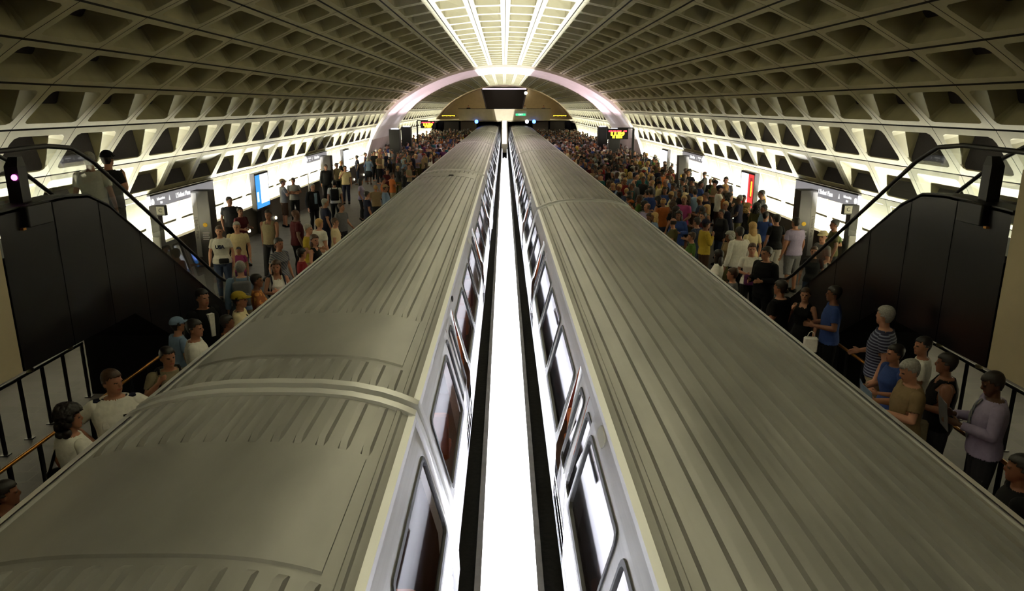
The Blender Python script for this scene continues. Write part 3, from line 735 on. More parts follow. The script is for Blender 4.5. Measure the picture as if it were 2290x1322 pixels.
def patterned(name, a, b, sz, rz):
    m = mat('cloth ' + name, a, .85); nt = m.node_tree; N = nt.nodes; L = nt.links; bs = N['Principled BSDF']
    tc = N.new('ShaderNodeTexCoord'); mp = N.new('ShaderNodeMapping'); mp.inputs['Rotation'].default_value = rz
    w = N.new('ShaderNodeTexWave'); w.inputs['Scale'].default_value = sz; w.bands_direction = 'Z'
    r = N.new('ShaderNodeValToRGB'); r.color_ramp.interpolation = 'CONSTANT'; r.color_ramp.elements[1].position = .62
    r.color_ramp.elements[0].color = (*[lin(x) for x in a], 1); r.color_ramp.elements[1].color = (*[lin(x) for x in b], 1)
    L.new(tc.outputs['Object'], mp.inputs['Vector']); L.new(mp.outputs['Vector'], w.inputs['Vector']); L.new(w.outputs['Fac'], r.inputs['Fac']); L.new(r.outputs['Color'], bs.inputs['Base Color'])
    return m
def blotched(name, a, b, sc):
    m = mat('cloth ' + name, a, .85); nt = m.node_tree; N = nt.nodes; L = nt.links
    tc = N.new('ShaderNodeTexCoord'); v = N.new('ShaderNodeTexVoronoi'); v.inputs['Scale'].default_value = sc
    r = N.new('ShaderNodeValToRGB'); r.color_ramp.interpolation = 'CONSTANT'; r.color_ramp.elements[1].position = .45
    r.color_ramp.elements[0].color = (*[lin(x) for x in b], 1); r.color_ramp.elements[1].color = (*[lin(x) for x in a], 1)
    L.new(tc.outputs['Object'], v.inputs['Vector']); L.new(v.outputs['Distance'], r.inputs['Fac']); L.new(r.outputs['Color'], N['Principled BSDF'].inputs['Base Color'])
    return m
CL_['striped'] = patterned('striped', (.12, .13, .25), (.48, .50, .60), 9.0, (0, 0, 0))
CL_['plaid'] = patterned('plaid', (.30, .32, .38), (.52, .50, .50), 7.0, (0, .8, 0))
CL_['floral'] = blotched('floral', (.16, .10, .10), (.62, .38, .22), 16)
CL_['orangeprint'] = blotched('orangeprint', (.55, .32, .16), (.78, .52, .26), 12)
ROOT_JUNK = []
POSES = {   # elbow and wrist of the right (+x) and left arm, legs spread, step, head turn (degrees), lean
 'stand': dict(r=((.245, -.03, 1.15), (.265, .05, .90)), l=((.245, -.02, 1.15), (.26, .06, .90)), step=0, turn=0),
 'standl': dict(r=((.25, -.04, 1.16), (.25, .08, .92)), l=((.25, 0, 1.16), (.20, .20, 1.04)), step=.05, turn=28),
 'standr': dict(r=((.25, 0, 1.16), (.17, .22, 1.12)), l=((.25, -.05, 1.16), (.27, .03, .92)), step=-.04, turn=-30),
 'akimbo': dict(r=((.39, -.08, 1.22), (.20, .05, 1.03)), l=((.39, -.08, 1.22), (.20, .05, 1.03)), step=0, turn=38),
 'hold': dict(r=((.24, -.01, 1.16), (.13, .24, 1.15)), l=((.24, -.01, 1.16), (.13, .24, 1.17)), step=.03, turn=-12),
 'read': dict(r=((.25, .03, 1.17), (.14, .28, 1.22)), l=((.25, .03, 1.17), (.14, .28, 1.22)), step=0, turn=6, nod=18),
 'strap': dict(r=((.27, .02, 1.19), (.15, .13, 1.36)), l=((.245, -.02, 1.15), (.25, .06, .90)), step=0, turn=20),
 'cross': dict(r=((.25, .06, 1.17), (-.04, .19, 1.16)), l=((.25, .06, 1.19), (-.04, .20, 1.22)), step=0, turn=-18),
 'walk': dict(r=((.23, -.12, 1.17), (.24, -.10, .93)), l=((.23, .10, 1.17), (.22, .24, .97)), step=.20, turn=0),
 'phone': dict(r=((.27, .08, 1.20), (.12, .16, 1.50)), l=((.245, -.02, 1.15), (.25, .06, .90)), step=.04, turn=-10),
}
HZ = 1.63
def seg_d(p, a, b):
    ab = b - a; t = max(0, min(1, (p-a).dot(ab)/ab.length_squared)); return (p - (a + ab*t)).length, t
PROTO = {}
def cap(mb, pts, rad, n=12):      # tube with rounded ends
    mb.tube(pts, rad, n); r = rad if isinstance(rad, (list, tuple)) else [rad]*len(pts)
    mb.ell(pts[0], (r[0],)*3, 0, n, 8); mb.ell(pts[-1], (r[-1],)*3, 0, n, 8)
def evaluated(mb, vox, dec):
    o = mb.build('tmp', [])
    md = o.modifiers.new('r', 'REMESH'); md.mode = 'VOXEL'; md.voxel_size = vox
    ms = o.modifiers.new('s', 'SMOOTH'); ms.iterations = 3; ms.factor = .45
    if dec < 1: d = o.modifiers.new('d', 'DECIMATE'); d.ratio = dec
    dg = bpy.context.evaluated_depsgraph_get(); me = bpy.data.meshes.new_from_object(o.evaluated_get(dg))
    old = o.data; bpy.data.objects.remove(o); bpy.data.meshes.remove(old)
    me.materials.clear(); return me
def body(pose, fem, res, girth=1.0):
    key = (pose, fem, res, girth)
    if key in PROTO: return PROTO[key]
    P = POSES[pose]; mb = MB(); bones = []
    shw = .165 if fem else .185
    def V(*a): return Vector(a)
    # torso
    if fem: T_ = [(.84, .14, .10, -.01), (.92, .172, .122, -.01), (1.0, .158, .108, 0), (1.09, .125, .088, 0), (1.18, .14, .10, .01), (1.28, .155, .125, .02), (1.36, .155, .10, 0), (1.43, .13, .072, -.01), (1.475, .07, .06, -.01)]
    else: T_ = [(.84, .145, .10, 0), (.92, .165, .12, 0), (1.0, .160, .115, .005), (1.09, .155, .11, .01), (1.18, .165, .115, .01), (1.28, .185, .122, .005), (1.37, .19, .108, -.005), (1.44, .15, .078, -.015), (1.48, .075, .065, -.015)]
    mb.loft([[(rx*girth*math.cos(2*PI*k/24), y + ry*girth**1.6*math.sin(2*PI*k/24), z) for k in range(24)] for z, rx, ry, y in T_], 0, True)
    bones.append(('torso', V(0, 0, 1.02), V(0, 0, 1.40), .15)); bones.append(('pelvis', V(0, 0, .88), V(0, 0, .97), .15))
    bones.append(('torso', V(-.12, 0, 1.40), V(.12, 0, 1.40), .06))
    mb.tube([(0, -.015, 1.44), (0, .0, 1.50), (0, .008, 1.57)], [.066, .056, .056], 14); bones.append(('neck', V(0, 0, 1.495), V(0, .005, 1.55), .056))
    # head
    Rm = Matrix.Rotation(math.radians(P['turn']), 3, 'Z') @ Matrix.Rotation(math.radians(-P.get('nod', 0)), 3, 'X'); hc = V(0, .005, HZ-.06)
    def Hd(p): return hc + Rm @ (Vector(p) - hc)
    hr = [(1.525, .030, .030, .060), (1.538, .046, .048, .045), (1.565, .060, .072, .028), (1.60, .070, .086, .014), (1.64, .075, .094, .006), (1.68, .074, .095, .0), (1.715, .064, .084, -.003), (1.74, .044, .058, -.006), (1.752, .018, .024, -.008)]
    mb.loft([[Hd((rx*math.cos(2*PI*k/20), y + ry*math.sin(2*PI*k/20), z)) for k in range(20)] for z, rx, ry, y in hr], 0, True)
    mb.ell(Hd((0, .104, 1.612)), (.012, .016, .020)); mb.tube([Hd((0, .094, 1.645)), Hd((0, .110, 1.615))], [.008, .013], 8)
    for s in (1, -1):
        mb.ell(Hd((s*.077, -.005, 1.625)), (.012, .018, .030)); mb.ell(Hd((s*.03, .083, 1.655)), (.026, .012, .010))
    mb.ell(Hd((0, .092, 1.572)), (.024, .012, .012)); mb.ell(Hd((0, .082, 1.538)), (.022, .016, .016))
    bones.append(('head', Hd((0, .02, 1.585)), Hd((0, 0, 1.68)), .08))
    # arms, hands
    for s, q in ((1, 'r'), (-1, 'l')):
        e, w = P[q]; S = V(s*shw, -.01, 1.405); E = V(s*e[0], *e[1:]); Wr = V(s*w[0], *w[1:])
        k = .86 if fem else 1.0
        cap(mb, [S, S.lerp(E, .35), E], [.054*k, .050*k, .038*k]); cap(mb, [E, E.lerp(Wr, .3), Wr], [.039*k, .041*k, .026*k])
        d = (Wr - E).normalized()
        if q + pose in ('rakimbo', 'lakimbo'): d = V(-s*.35, .5, -.8).normalized()
        side = d.cross(V(s*1.0, .2, .1)); side = (side if side.length > .2 else d.cross(V(0, 1, 0))).normalized()   # across the palm
        nrm = side.cross(d).normalized()
        pc = Wr + d*.05
        pm = Matrix((side, nrm, d)).transposed()
        mb.ell(pc, (.040*k, .016, .055), 0, 12, 8, pm)
        for f, (ox, ln) in enumerate(((-.028, .062), (-.0095, .072), (.0095, .068), (.028, .052))):
            b = Wr + d*.088 + side*(ox*k); c = nrm*(-s*.02)
            pts = [b, b + d*ln*.45 + c*.25, b + d*ln*.8 + c*.8, b + d*ln + c*1.5]
            mb.tube(pts, [.0095, .009, .0085, .007], 8)
        th = -1 if s > 0 else 1
        mb.tube([Wr + d*.025 + side*(th*.025), Wr + d*.055 + side*(th*.050), Wr + d*.085 + side*(th*.056)], [.012, .011, .009], 8)
        bones += [('uparm', S, E, .045), ('forearm', E, Wr, .034), ('hand', Wr + d*.03, Wr + d*.14, .03)]
    # legs, feet
    for s in (1, -1):
        st = P['step']*s; hx = .088
        Hp = V(s*hx, 0, .90); K = V(s*(hx+.012), st*.55 + .015, .50 + abs(st)*.05); A = V(s*(hx+.02), st - .02, .09 + (max(0, -st)*.35))
        g = girth if girth > 1 else 1
        cap(mb, [Hp, Hp.lerp(K, .3), K], [.090*g, .083*g, .056]); cap(mb, [K, K.lerp(A, .3) + V(0, -.012, 0), A], [.055, .057, .038])
        toe = V(0, .14, 0) if True else 0
        fz = A.z - .05
        mb.loft([[(A.x + rx*math.cos(2*PI*k/14), A.y + y, max(A.z - .088, fz + rz*math.sin(2*PI*k/14))) for k in range(14)] for y, rx, rz in ((-.075, .012, .02), (-.06, .032, .05), (0, .040, .07), (.07, .046, .045), (.13, .048, .035), (.175, .036, .026), (.195, .012, .012))], 0, True)
        bones += [('thigh', Hp + V(0, 0, -.04), K, .075), ('calf', K, A, .05), ('foot', A + V(0, -.04, -.05), A + V(0, .17, -.06), .04)]
    vox = {0: .0075, 1: .012, 2: .024}[res]
    me = evaluated(mb, vox, {0: .5, 1: .55, 2: .6}[res])
    me.materials.append(SK[0]); me.materials.append(EYE); me.materials.append(LIP)
    cen = [p.center.copy() for p in me.polygons]; reg = []
    inv = Rm.inverted()
    mi = [0]*len(cen)
    for i, c in enumerate(cen):
        best = None
        for nme, a, b, r in bones:
            d, t = seg_d(c, a, b); d -= r
            if best is None or d < best[0]: best = (d, nme, t)
        h = hc + inv @ (c - hc)
        reg.append((best[1], best[2], h))
        if best[1] == 'head' and res < 2 and h.y > .05:
            if abs(abs(h.x) - .031) < .013 and abs(h.z - 1.638) < .0075: mi[i] = 1
            elif abs(h.x) < .022 and abs(h.z - 1.570) < .008 and h.y > .085: mi[i] = 2
    me.polygons.foreach_set('material_index', mi); me.polygons.foreach_set('use_smooth', [True]*len(cen))
    b = dict(me=me, reg=reg, cen=cen, nrm=[v.normal.copy() for v in me.vertices], g={}, Hd=Hd, fem=fem, P=P, shw=shw, res=res)
    PROTO[key] = b; return b
def garment(b, kind):
    if kind in b['g']: return b['g'][kind]
    me, reg, cen = b['me'], b['reg'], b['cen']; sel = []; off = .013
    def test(i):
        n, t, h = reg[i]; c = cen[i]
        if kind in ('tee', 'shirt', 'tank', 'jacket'):
            if n in ('torso', 'pelvis') or (n == 'thigh' and c.z > .88) or (n == 'uparm' and kind == 'tank' and t < .02):
                lo = .90 if kind != 'jacket' else .80
                if c.z < lo: return False
                if kind == 'tank' and c.z > 1.36 and (abs(c.x) > .13 or (c.z > 1.40 and c.y > .0 and abs(c.x) < .07)): return False
                return c.z < 1.465
            if n == 'thigh' and kind == 'jacket': return c.z > .80
            if n == 'uparm': return kind != 'tank' and (kind != 'tee' or t < .62)
            if n == 'forearm': return kind in ('shirt', 'jacket') and t < .93
            if n == 'neck': return kind in ('shirt', 'jacket') and c.z < 1.50 and c.y < .05
            return False
        if kind in ('trousers', 'shorts'):
            if n in ('pelvis', 'thigh'): return c.z < 1.0
            if n == 'torso': return c.z < 1.0
            if n == 'calf': return t < (.96 if kind == 'trousers' else .06)
            return n == 'foot' and kind == 'trousers' and c.z > .085
        if kind == 'shoes': return n == 'foot'
        if n != 'head' and not (n == 'neck' and kind == 'long'): return False
        if kind == 'cap': return h.z > 1.668 + .02*(h.y < 0) - .02*(h.y < -.03)
        if kind == 'balding': return 1.60 < h.z < 1.70 and h.y < .02 and (abs(h.x) > .05 or h.y < -.05)
        # hair
        if h.y > .045: return h.z > 1.695
        if h.y > .015: return h.z > 1.672
        if h.y > -.03: return h.z > 1.640
        return h.z > (1.565 if kind != 'long' else 1.48)
    off = {'tee': .016, 'shirt': .016, 'tank': .013, 'jacket': .026, 'trousers': .012, 'shorts': .018, 'shoes': .008, 'short': .012, 'curly': .042, 'long': .022, 'cap': .022, 'balding': .008}[kind]
    sel = [i for i in range(len(cen)) if test(i)]
    mp = {}; vs = []; fs = []
    rnd = random.Random(3)
    for i in sel:
        f = []
        for v in me.polygons[i].vertices:
            if v not in mp:
                o = off
                if kind == 'curly': o = off*(.75 + .5*rnd.random())
                if kind == 'shorts' and me.vertices[v].co.z < .62: o = .03
                if kind in ('tee', 'shirt') and me.vertices[v].co.z < 1.02: o = .022
                mp[v] = len(vs); vs.append(me.vertices[v].co + b['nrm'][v]*o)
            f.append(mp[v])
        fs.append(f)
    mb = MB(); mb.add(vs, fs)
    # turn the open edges back onto the body so that hems have thickness
    cnt = {}
    for f in fs:
        for a, c in zip(f, f[1:]+f[:1]): cnt[(min(a, c), max(a, c))] = cnt.get((min(a, c), max(a, c)), 0) + 1
    inv = {n: o for o, n in mp.items()}; extra = {}
    for f in fs:
        for a, c in zip(f, f[1:]+f[:1]):
            if cnt[(min(a, c), max(a, c))] == 1:
                for q in (a, c):
                    if q not in extra: extra[q] = len(mb.v); mb.v.append(tuple(me.vertices[inv[q]].co - b['nrm'][inv[q]]*.002))
                mb.f.append([c, a, extra[a], extra[c]]); mb.m.append(0)
    Hd = b['Hd']
    if kind == 'long':
        mb.ell(Hd((0, -.068, 1.52)), (.088, .048, .14), 0, 14, 10); mb.ell(Hd((.07, -.02, 1.555)), (.024, .05, .10)); mb.ell(Hd((-.07, -.02, 1.555)), (.024, .05, .10))
    if kind == 'curly':
        for k in range(44):
            a = rnd.uniform(0, 2*PI); z = rnd.uniform(1.47, 1.75); y = -abs(math.sin(a))*.10 + (.0 if z < 1.6 else .02); x = math.cos(a)*(.095 if z < 1.68 else .07)
            mb.ell(Hd((x, y, z)), (.042, .042, .040), 0, 8, 6)
    if kind == 'cap':
        mb.loft([[Hd((rx*math.cos(PI*k/10), .055 + ry*math.sin(PI*k/10), z)) for k in range(11)] for rx, ry, z in ((.078, .02, 1.70), (.078, .125, 1.682), (.078, .125, 1.674), (.076, .02, 1.688))], 0, True)
    m = mb.mesh(kind, [CL_['black']], True)
    b['g'][kind] = m; return m
def skirt_mesh(b):
    if 'skirt' in b['g']: return b['g']['skirt']
    mb = MB(); n = 28
    mb.loft([[(rx*math.cos(2*PI*k/n)*(1 + w*math.cos(7*2*PI*k/n)), ry*math.sin(2*PI*k/n)*(1 + w*math.cos(7*2*PI*k/n)), z) for k in range(n)] for z, rx, ry, w in ((.50, .20, .19, .06), (.50, .215, .205, .06), (.75, .20, .165, .03), (.92, .19, .14, 0), (1.02, .15, .115, 0), (1.03, .14, .105, 0))], 0, True)
    b['g']['skirt'] = mb.mesh('skirt', [CL_['black']], True); return b['g']['skirt']
def part(name, me, m, root):
    o = bpy.data.objects.new(name, me); C.objects.link(o); o.parent = root
    if me.materials: o.material_slots[0].link = 'OBJECT'; o.material_slots[0].material = m
    return o
NPEOPLE = 0; USED = set(); SPOTS = []
GN = {'tee': 't_shirt', 'shirt': 'long_sleeved_shirt', 'tank': 'sleeveless_top', 'jacket': 'jacket', 'trousers': 'trousers', 'shorts': 'shorts', 'skirt': 'skirt'}
def person(loc, rz, h, pose, fem, top, bot, hair, skin, label, group=None, res=1, girth=1.0):
    global NPEOPLE
    b = body(pose, fem, res, girth)
    r = bpy.data.objects.new('person', b['me']); C.objects.link(r); r.location = loc; r.rotation_euler = (0, 0, math.radians(rz)); r.scale = (h/1.755,)*3
    r.material_slots[0].link = 'OBJECT'; r.material_slots[0].material = SK[skin]
    part(GN[top[0]], garment(b, top[0]), CL_[top[1]], r)
    if bot[0] == 'skirt': part('skirt', skirt_mesh(b), CL_[bot[1]], r)
    else: part(GN[bot[0]], garment(b, bot[0]), CL_[bot[1]], r)
    if res < 2: part('shoes', garment(b, 'shoes'), CL_['black'], r)
    if hair:
        if hair[0] == 'cap':
            part('hair', garment(b, 'short'), HAIR['dark'], r); part('cap', garment(b, 'cap'), CL_[hair[1]], r)
        elif hair[0] == 'bald': pass
        else: part('hair', garment(b, hair[0]), HAIR[hair[1]], r)
    tag(r, label, 'person', group); NPEOPLE += 1; SPOTS.append((loc[0], loc[1])); r['rig'] = pose
    return r, b
def world(r, p): return Matrix.Translation(r.location) @ Matrix.Rotation(r.rotation_euler.z, 4, 'Z') @ Matrix.Scale(r.scale.x, 4) @ Vector(p)
def worn(r, name, mb, mats, label, cat, smooth=True):      # a bag carried by a person: a thing of its own
    o = mb.build(name, mats, None, smooth); o.location = r.location; o.rotation_euler = r.rotation_euler; o.scale = r.scale
    return tag(o, label, cat)
def backpack(r, col, label):
    mb = MB(); mb.rbox(-.15, .15, -.30, -.135, 1.02, 1.44, .05); mb.rbox(-.11, .11, -.35, -.29, 1.05, 1.25, .03)
    o = worn(r, 'backpack', mb, [CL_[col]], label, 'backpack', False); autosmooth(o, 50)
    for s in (1, -1):
        m = MB(); m.tube([(s*.10, -.15, 1.40), (s*.11, -.06, 1.485), (s*.115, .04, 1.46), (s*.12, .125, 1.36), (s*.14, .10, 1.20), (s*.15, -.02, 1.10), (s*.13, -.14, 1.08)], .016, 8)
        m.build('strap', [CL_[col]], o, True)
def shoulder_bag(r, col, label, s=1):
    mb = MB(); mb.rbox(min(s*.20, s*.32), max(s*.20, s*.32), -.17, .17, .80, 1.06, .05)
    o = worn(r, 'shoulder_bag', mb, [CL_[col]], label, 'bag', False); autosmooth(o, 50)
    m = MB(); m.tube([(s*.25, -.15, 1.04), (s*.20, -.09, 1.25), (s*.13, -.03, 1.47), (s*.16, .07, 1.40), (s*.21, .12, 1.22), (s*.25, .15, 1.04)], .014, 8); m.build('strap', [CL_[col]], o, True)
def hand_bag(r, q, col, label, w=.16, h=.24):
    e, wr = POSES[r['rig']][q]; s = 1 if q == 'r' else -1
    x, y, z = s*wr[0], wr[1] + .03, wr[2] - .10
    mb = MB(); mb.rbox(x-.05, x+.05, y-w, y+w, z-.10-h, z-.08, .03); o = worn(r, 'carrier_bag', mb, [CL_[col]], label, 'bag', False)
    m = MB(); m.tube([(x, y-w*.6, z-.09), (x, y-w*.3, z-.01), (x, y, z+.012), (x, y+w*.3, z-.01), (x, y+w*.6, z-.09)], .006, 6); m.build('handle', [CL_[col]], o)
def paper(r, col, label):
    e, wr = POSES[r['rig']]['r']; y, z = wr[1] + .10, wr[2] + .06
    mb = MB()
    for s in (1, -1):
        mb.add([(0, y+.03, z-.12), (s*.20, y, z-.13), (s*.20, y+.05, z+.16), (0, y+.08, z+.17), (0, y+.036, z-.121), (s*.20, y+.006, z-.131), (s*.20, y+.056, z+.159), (0, y+.086, z+.169)], [(0, 1, 2, 3), (7, 6, 5, 4), (0, 4, 5, 1), (1, 5, 6, 2), (2, 6, 7, 3), (3, 7, 4, 0)])
    worn(r, 'newspaper', mb, [CL_[col]], label, 'newspaper', False)

def P_(px, py, h, *a, z=PZ, **k):
    h *= 1.05 if k.get('res') == 0 else 1.0
    q = at_z(px, py, z + h*.995)
    while abs(q.x) < 4.02 and h > 1.5: h -= .02; q = at_z(px, py, z + h*.995)
    return person((q.x, q.y, z), a[0], h, *a[1:], **k)
# rz: 0 faces away from the viewer, 180 faces the viewer, -90 faces right, 90 faces left
# --- left platform, nearest first
P_(4, 1078, 1.72, -60, 'stand', 0, ('jacket', 'black'), ('trousers', 'black'), ('short', 'dark'), 2, 'person in black cut by the lower left corner of the platform', res=0)
r, b = P_(150, 912, 1.66, -32, 'standr', 1, ('tee', 'white'), ('trousers', 'charcoal'), ('curly', 'dark'), 1, 'dark curly-haired woman in white top with a black shoulder bag', res=0, girth=1.15)
shoulder_bag(r, 'black', 'black shoulder bag hanging on the curly-haired woman in white', -1)
r, b = P_(247, 829, 1.80, -150, 'akimbo', 0, ('tee', 'white'), ('trousers', 'navy'), ('short', 'brown'), 1, 'officer in white uniform shirt standing with hands on hips', res=0, girth=1.1)
for s in (1, -1):
    m = MB(); m.rbox(min(s*.09, s*.185), max(s*.09, s*.185), -.045, .03, 1.468 if False else 1.452, 1.475, .01); part('epaulette', m.mesh('epaulette', [CL_['navy']]), CL_['navy'], r)
m = MB(); m.box(-.13, -.05, .142, .150, 1.315, 1.335); part('name_plate', m.mesh('name_plate', [CL_['black']]), CL_['black'], r)
for a in (.05, -.13): m = MB(); m.box(a, a+.08, .138, .150, 1.22, 1.29); part('breast_pocket', m.mesh('breast_pocket', [CL_['white']]), CL_['white'], r)
m = MB(); m.loft([[(.175*1.12*math.cos(2*PI*k/24), .01 + .148*1.1*math.sin(2*PI*k/24), z) for k in range(24)] for z in (.955, 1.0)], 0, False); part('belt', m.mesh('belt', [CL_['black']]), CL_['black'], r)
r, b = P_(372, 778, 1.74, -150, 'strap', 0, ('tee', 'khaki'), ('trousers', 'charcoal'), ('short', 'dark'), 1, 'young dark-haired man in khaki shirt with a backpack, next to the officer', res=0)
backpack(r, 'black', 'black backpack on the young man in the khaki shirt')
r, b = P_(432, 716, 1.72, -75, 'hold', 0, ('shirt', 'white'), ('trousers', 'charcoal'), ('short', 'dark'), 1, 'dark-haired person in a loose white shirt facing the train', res=0, girth=1.08)
r, b = P_(394, 712, 1.54, -40, 'stand', 1, ('tee', 'lightblue'), ('trousers', 'denim'), ('cap', 'lightblue'), 1, 'person in light blue cap half behind the loose white shirt', res=0)
r, b = P_(450, 648, 1.80, -120, 'stand', 0, ('jacket', 'black'), ('trousers', 'black'), ('short', 'dark'), 1, 'man in black suit with open white shirt below the left escalator', res=0)
m = MB(); m.add([(-.045, .160, 1.42), (.045, .160, 1.42), (.03, .166, 1.10), (-.03, .166, 1.10), (-.045, .10, 1.42), (.045, .10, 1.42), (.03, .12, 1.10), (-.03, .12, 1.10)], [(0, 3, 2, 1), (4, 5, 6, 7), (0, 1, 5, 4), (1, 2, 6, 5), (2, 3, 7, 6), (3, 0, 4, 7)]); part('shirt_front', m.mesh('shirt_front', [CL_['white']]), CL_['white'], r)
P_(505, 706, 1.62, -85, 'standl', 1, ('tee', 'floral'), ('skirt', 'maroon'), ('short', 'dark'), 2, 'woman in dark floral print top behind the yellow cap', res=0)
r, b = P_(533, 655, 1.72, -80, 'stand', 0, ('tee', 'cream'), ('shorts', 'khaki'), ('cap', 'yellow'), 1, 'man in yellow cap and cream shirt with a dark strap', res=0)
m = MB(); m.tube([(.11, -.13, 1.16), (.11, -.10, 1.40), (.10, -.02, 1.475), (.03, .10, 1.40), (-.10, .14, 1.18), (-.17, .04, 1.05)], .018, 8); part('strap', m.mesh('strap', [CL_['black']], True), CL_['black'], r)
P_(572, 614, 1.66, -70, 'hold', 1, ('tee', 'orangeprint'), ('skirt', 'maroon'), ('short', 'dark'), 2, 'woman in orange patterned blouse near the yellow cap', res=0)
r, b = P_(536, 585, 1.74, 20, 'stand', 0, ('shirt', 'lightblue'), ('trousers', 'khaki'), ('short', 'grey'), 0, 'grey-haired man in pale blue shirt seen from behind with a backpack', res=0)
backpack(r, 'grey', 'pale grey backpack on the grey-haired man near the escalator foot')
r, b = P_(616, 584, 1.66, -150, 'cross', 1, ('tank', 'white'), ('shorts', 'black'), ('long', 'brown'), 1, 'woman in white sleeveless top with dark backpack straps', res=0)
backpack(r, 'navy', 'dark blue backpack on the woman in the white sleeveless top')
r, b = P_(489, 506, 1.72, -165, 'stand', 1, ('tee', 'white'), ('trousers', 'denim'), ('short', 'brown'), 0, 'person in white T-shirt lettered USA at the escalator foot', res=0, girth=1.15)
text_mesh('USA', .105, CL_['navy'], r, T(0, .205, 1.30) @ Matrix.Rotation(PI, 4, 'Z') @ FACE_Y, .004, 'lettering', .006)
m = MB(); m.rbox(-.17, .05, .15, .23, .92, 1.03, .03); o = worn(r, 'waist_bag', m, [CL_['black']], 'black waist bag on the person in the USA T-shirt', 'bag', False)
P_(528, 497, 1.70, -170, 'stand', 0, ('tee', 'cream'), ('shorts', 'khaki'), ('short', 'grey'), 0, 'man in pale yellow T-shirt just right of the USA shirt', res=0)
P_(533, 553, 1.18, -170, 'stand', 1, ('tee', 'pink'), ('shorts', 'purple'), ('short', 'dark'), 1, 'small child in pink T-shirt in front of the pale yellow shirt', res=0)
P_(512, 441, 1.76, -150, 'standl', 0, ('tee', 'charcoal'), ('trousers', 'black'), ('short', 'dark'), 2, 'man in dark shirt by the parapet left of the blue poster', res=0, girth=1.1)
P_(536, 464, 1.66, -120, 'hold', 1, ('tee', 'maroon'), ('trousers', 'black'), ('short', 'dark'), 2, 'person in dark maroon top next to the parapet left of the blue poster', res=0)
r, b = P_(599, 470, 1.78, 176, 'walk', 0, ('tank', 'khaki'), ('trousers', 'charcoal'), ('short', 'dark'), 2, 'man in beige sleeveless top walking along the open floor', res=0)
P_(622, 533, 1.72, -120, 'stand', 1, ('tee', 'plaid'), ('trousers', 'charcoal'), ('short', 'dark'), 1, 'person in grey plaid shirt in front of the walking man', res=0)
P_(673, 556, 1.62, -80, 'standl', 1, ('tee', 'red'), ('trousers', 'black'), ('short', 'dark'), 1, 'woman in red shirt against the edge of the left train', res=0)
P_(660, 470, 1.80, -60, 'stand', 0, ('tee', 'maroon'), ('trousers', 'black'), ('bald', ''), 3, 'man in maroon shirt with shaved head on the left platform', res=0, girth=1.12)
P_(688, 502, 1.74, -90, 'hold', 0, ('tee', 'yellow'), ('shorts', 'tan'), ('short', 'grey'), 0, 'grey-haired man in bright yellow T-shirt', res=0)
P_(713, 490, 1.72, -40, 'stand', 0, ('tee', 'white'), ('trousers', 'khaki'), ('short', 'blond'), 0, 'tall person in plain white T-shirt beside the bright yellow one', res=0, girth=1.1)
P_(702, 526, 1.66, -100, 'standr', 1, ('tank', 'black'), ('trousers', 'black'), ('long', 'brown'), 0, 'long-haired woman in black sleeveless top by the left train', res=0)
P_(748, 488, 1.68, -80, 'stand', 0, ('tee', 'cream'), ('trousers', 'olive'), ('short', 'brown'), 0, 'man in cream T-shirt by the left train edge', res=1)
P_(726, 445, 1.78, -60, 'stand', 0, ('tee', 'navy'), ('trousers', 'navy'), ('short', 'grey'), 1, 'stout man in navy T-shirt beyond the maroon shirt', res=1, girth=1.12)
P_(762, 455, 1.72, -120, 'standl', 0, ('tee', 'grey'), ('trousers', 'charcoal'), ('short', 'brown'), 0, 'man in grey T-shirt pointing beside the navy one', res=1)
r, b = P_(655, 398, 1.78, -160, 'cross', 0, ('tee', 'grey'), ('trousers', 'black'), ('short', 'dark'), 2, 'man with folded arms standing at the parapet right of the blue poster', res=1)
r, b = P_(698, 411, 1.80, -130, 'stand', 0, ('jacket', 'black'), ('trousers', 'black'), ('short', 'grey'), 0, 'man in black jacket over pale blue shirt near the parapet', res=1)
m = MB(); m.box(-.05, .05, .13, .165, 1.05, 1.42); part('shirt_front', m.mesh('shirt_front', [CL_['lightblue']]), CL_['lightblue'], r)
P_(728, 368, 1.84, -150, 'stand', 0, ('jacket', 'black'), ('trousers', 'black'), ('short', 'dark'), 2, 'dark figure leaning at the farther left pylon', res=1)
r, b = P_(747, 403, 1.80, 10, 'stand', 0, ('tee', 'white'), ('trousers', 'black'), ('short', 'dark'), 1, 'man in white shirt seen from behind with black backpack straps', res=1)
backpack(r, 'black', 'black backpack on the white-shirted man seen from behind')
r, b = P_(771, 371, 1.80, -170, 'strap', 0, ('tee', 'cream'), ('trousers', 'navy'), ('short', 'dark'), 1, 'man in cream shirt with a bag strap beyond the farther left pylon', res=1)
P_(752, 365, 1.78, -120, 'stand', 0, ('tee', 'khaki'), ('trousers', 'charcoal'), ('short', 'dark'), 2, 'person in khaki shirt right of the farther left pylon', res=1)
P_(820, 428, 1.74, -60, 'stand', 0, ('tee', 'navy'), ('shorts', 'navy'), ('short', 'dark'), 1, 'man in dark blue clothes at the near edge of the left crowd', res=1)
P_(806, 400, 1.70, -90, 'standl', 1, ('tee', 'lavender'), ('trousers', 'black'), ('long', 'dark'), 1, 'woman in pale lavender top at the edge of the left crowd', res=1)
P_(856, 398, 1.70, -80, 'stand', 1, ('tee', 'orange'), ('trousers', 'black'), ('short', 'dark'), 1, 'person in orange T-shirt in the left crowd', res=1)
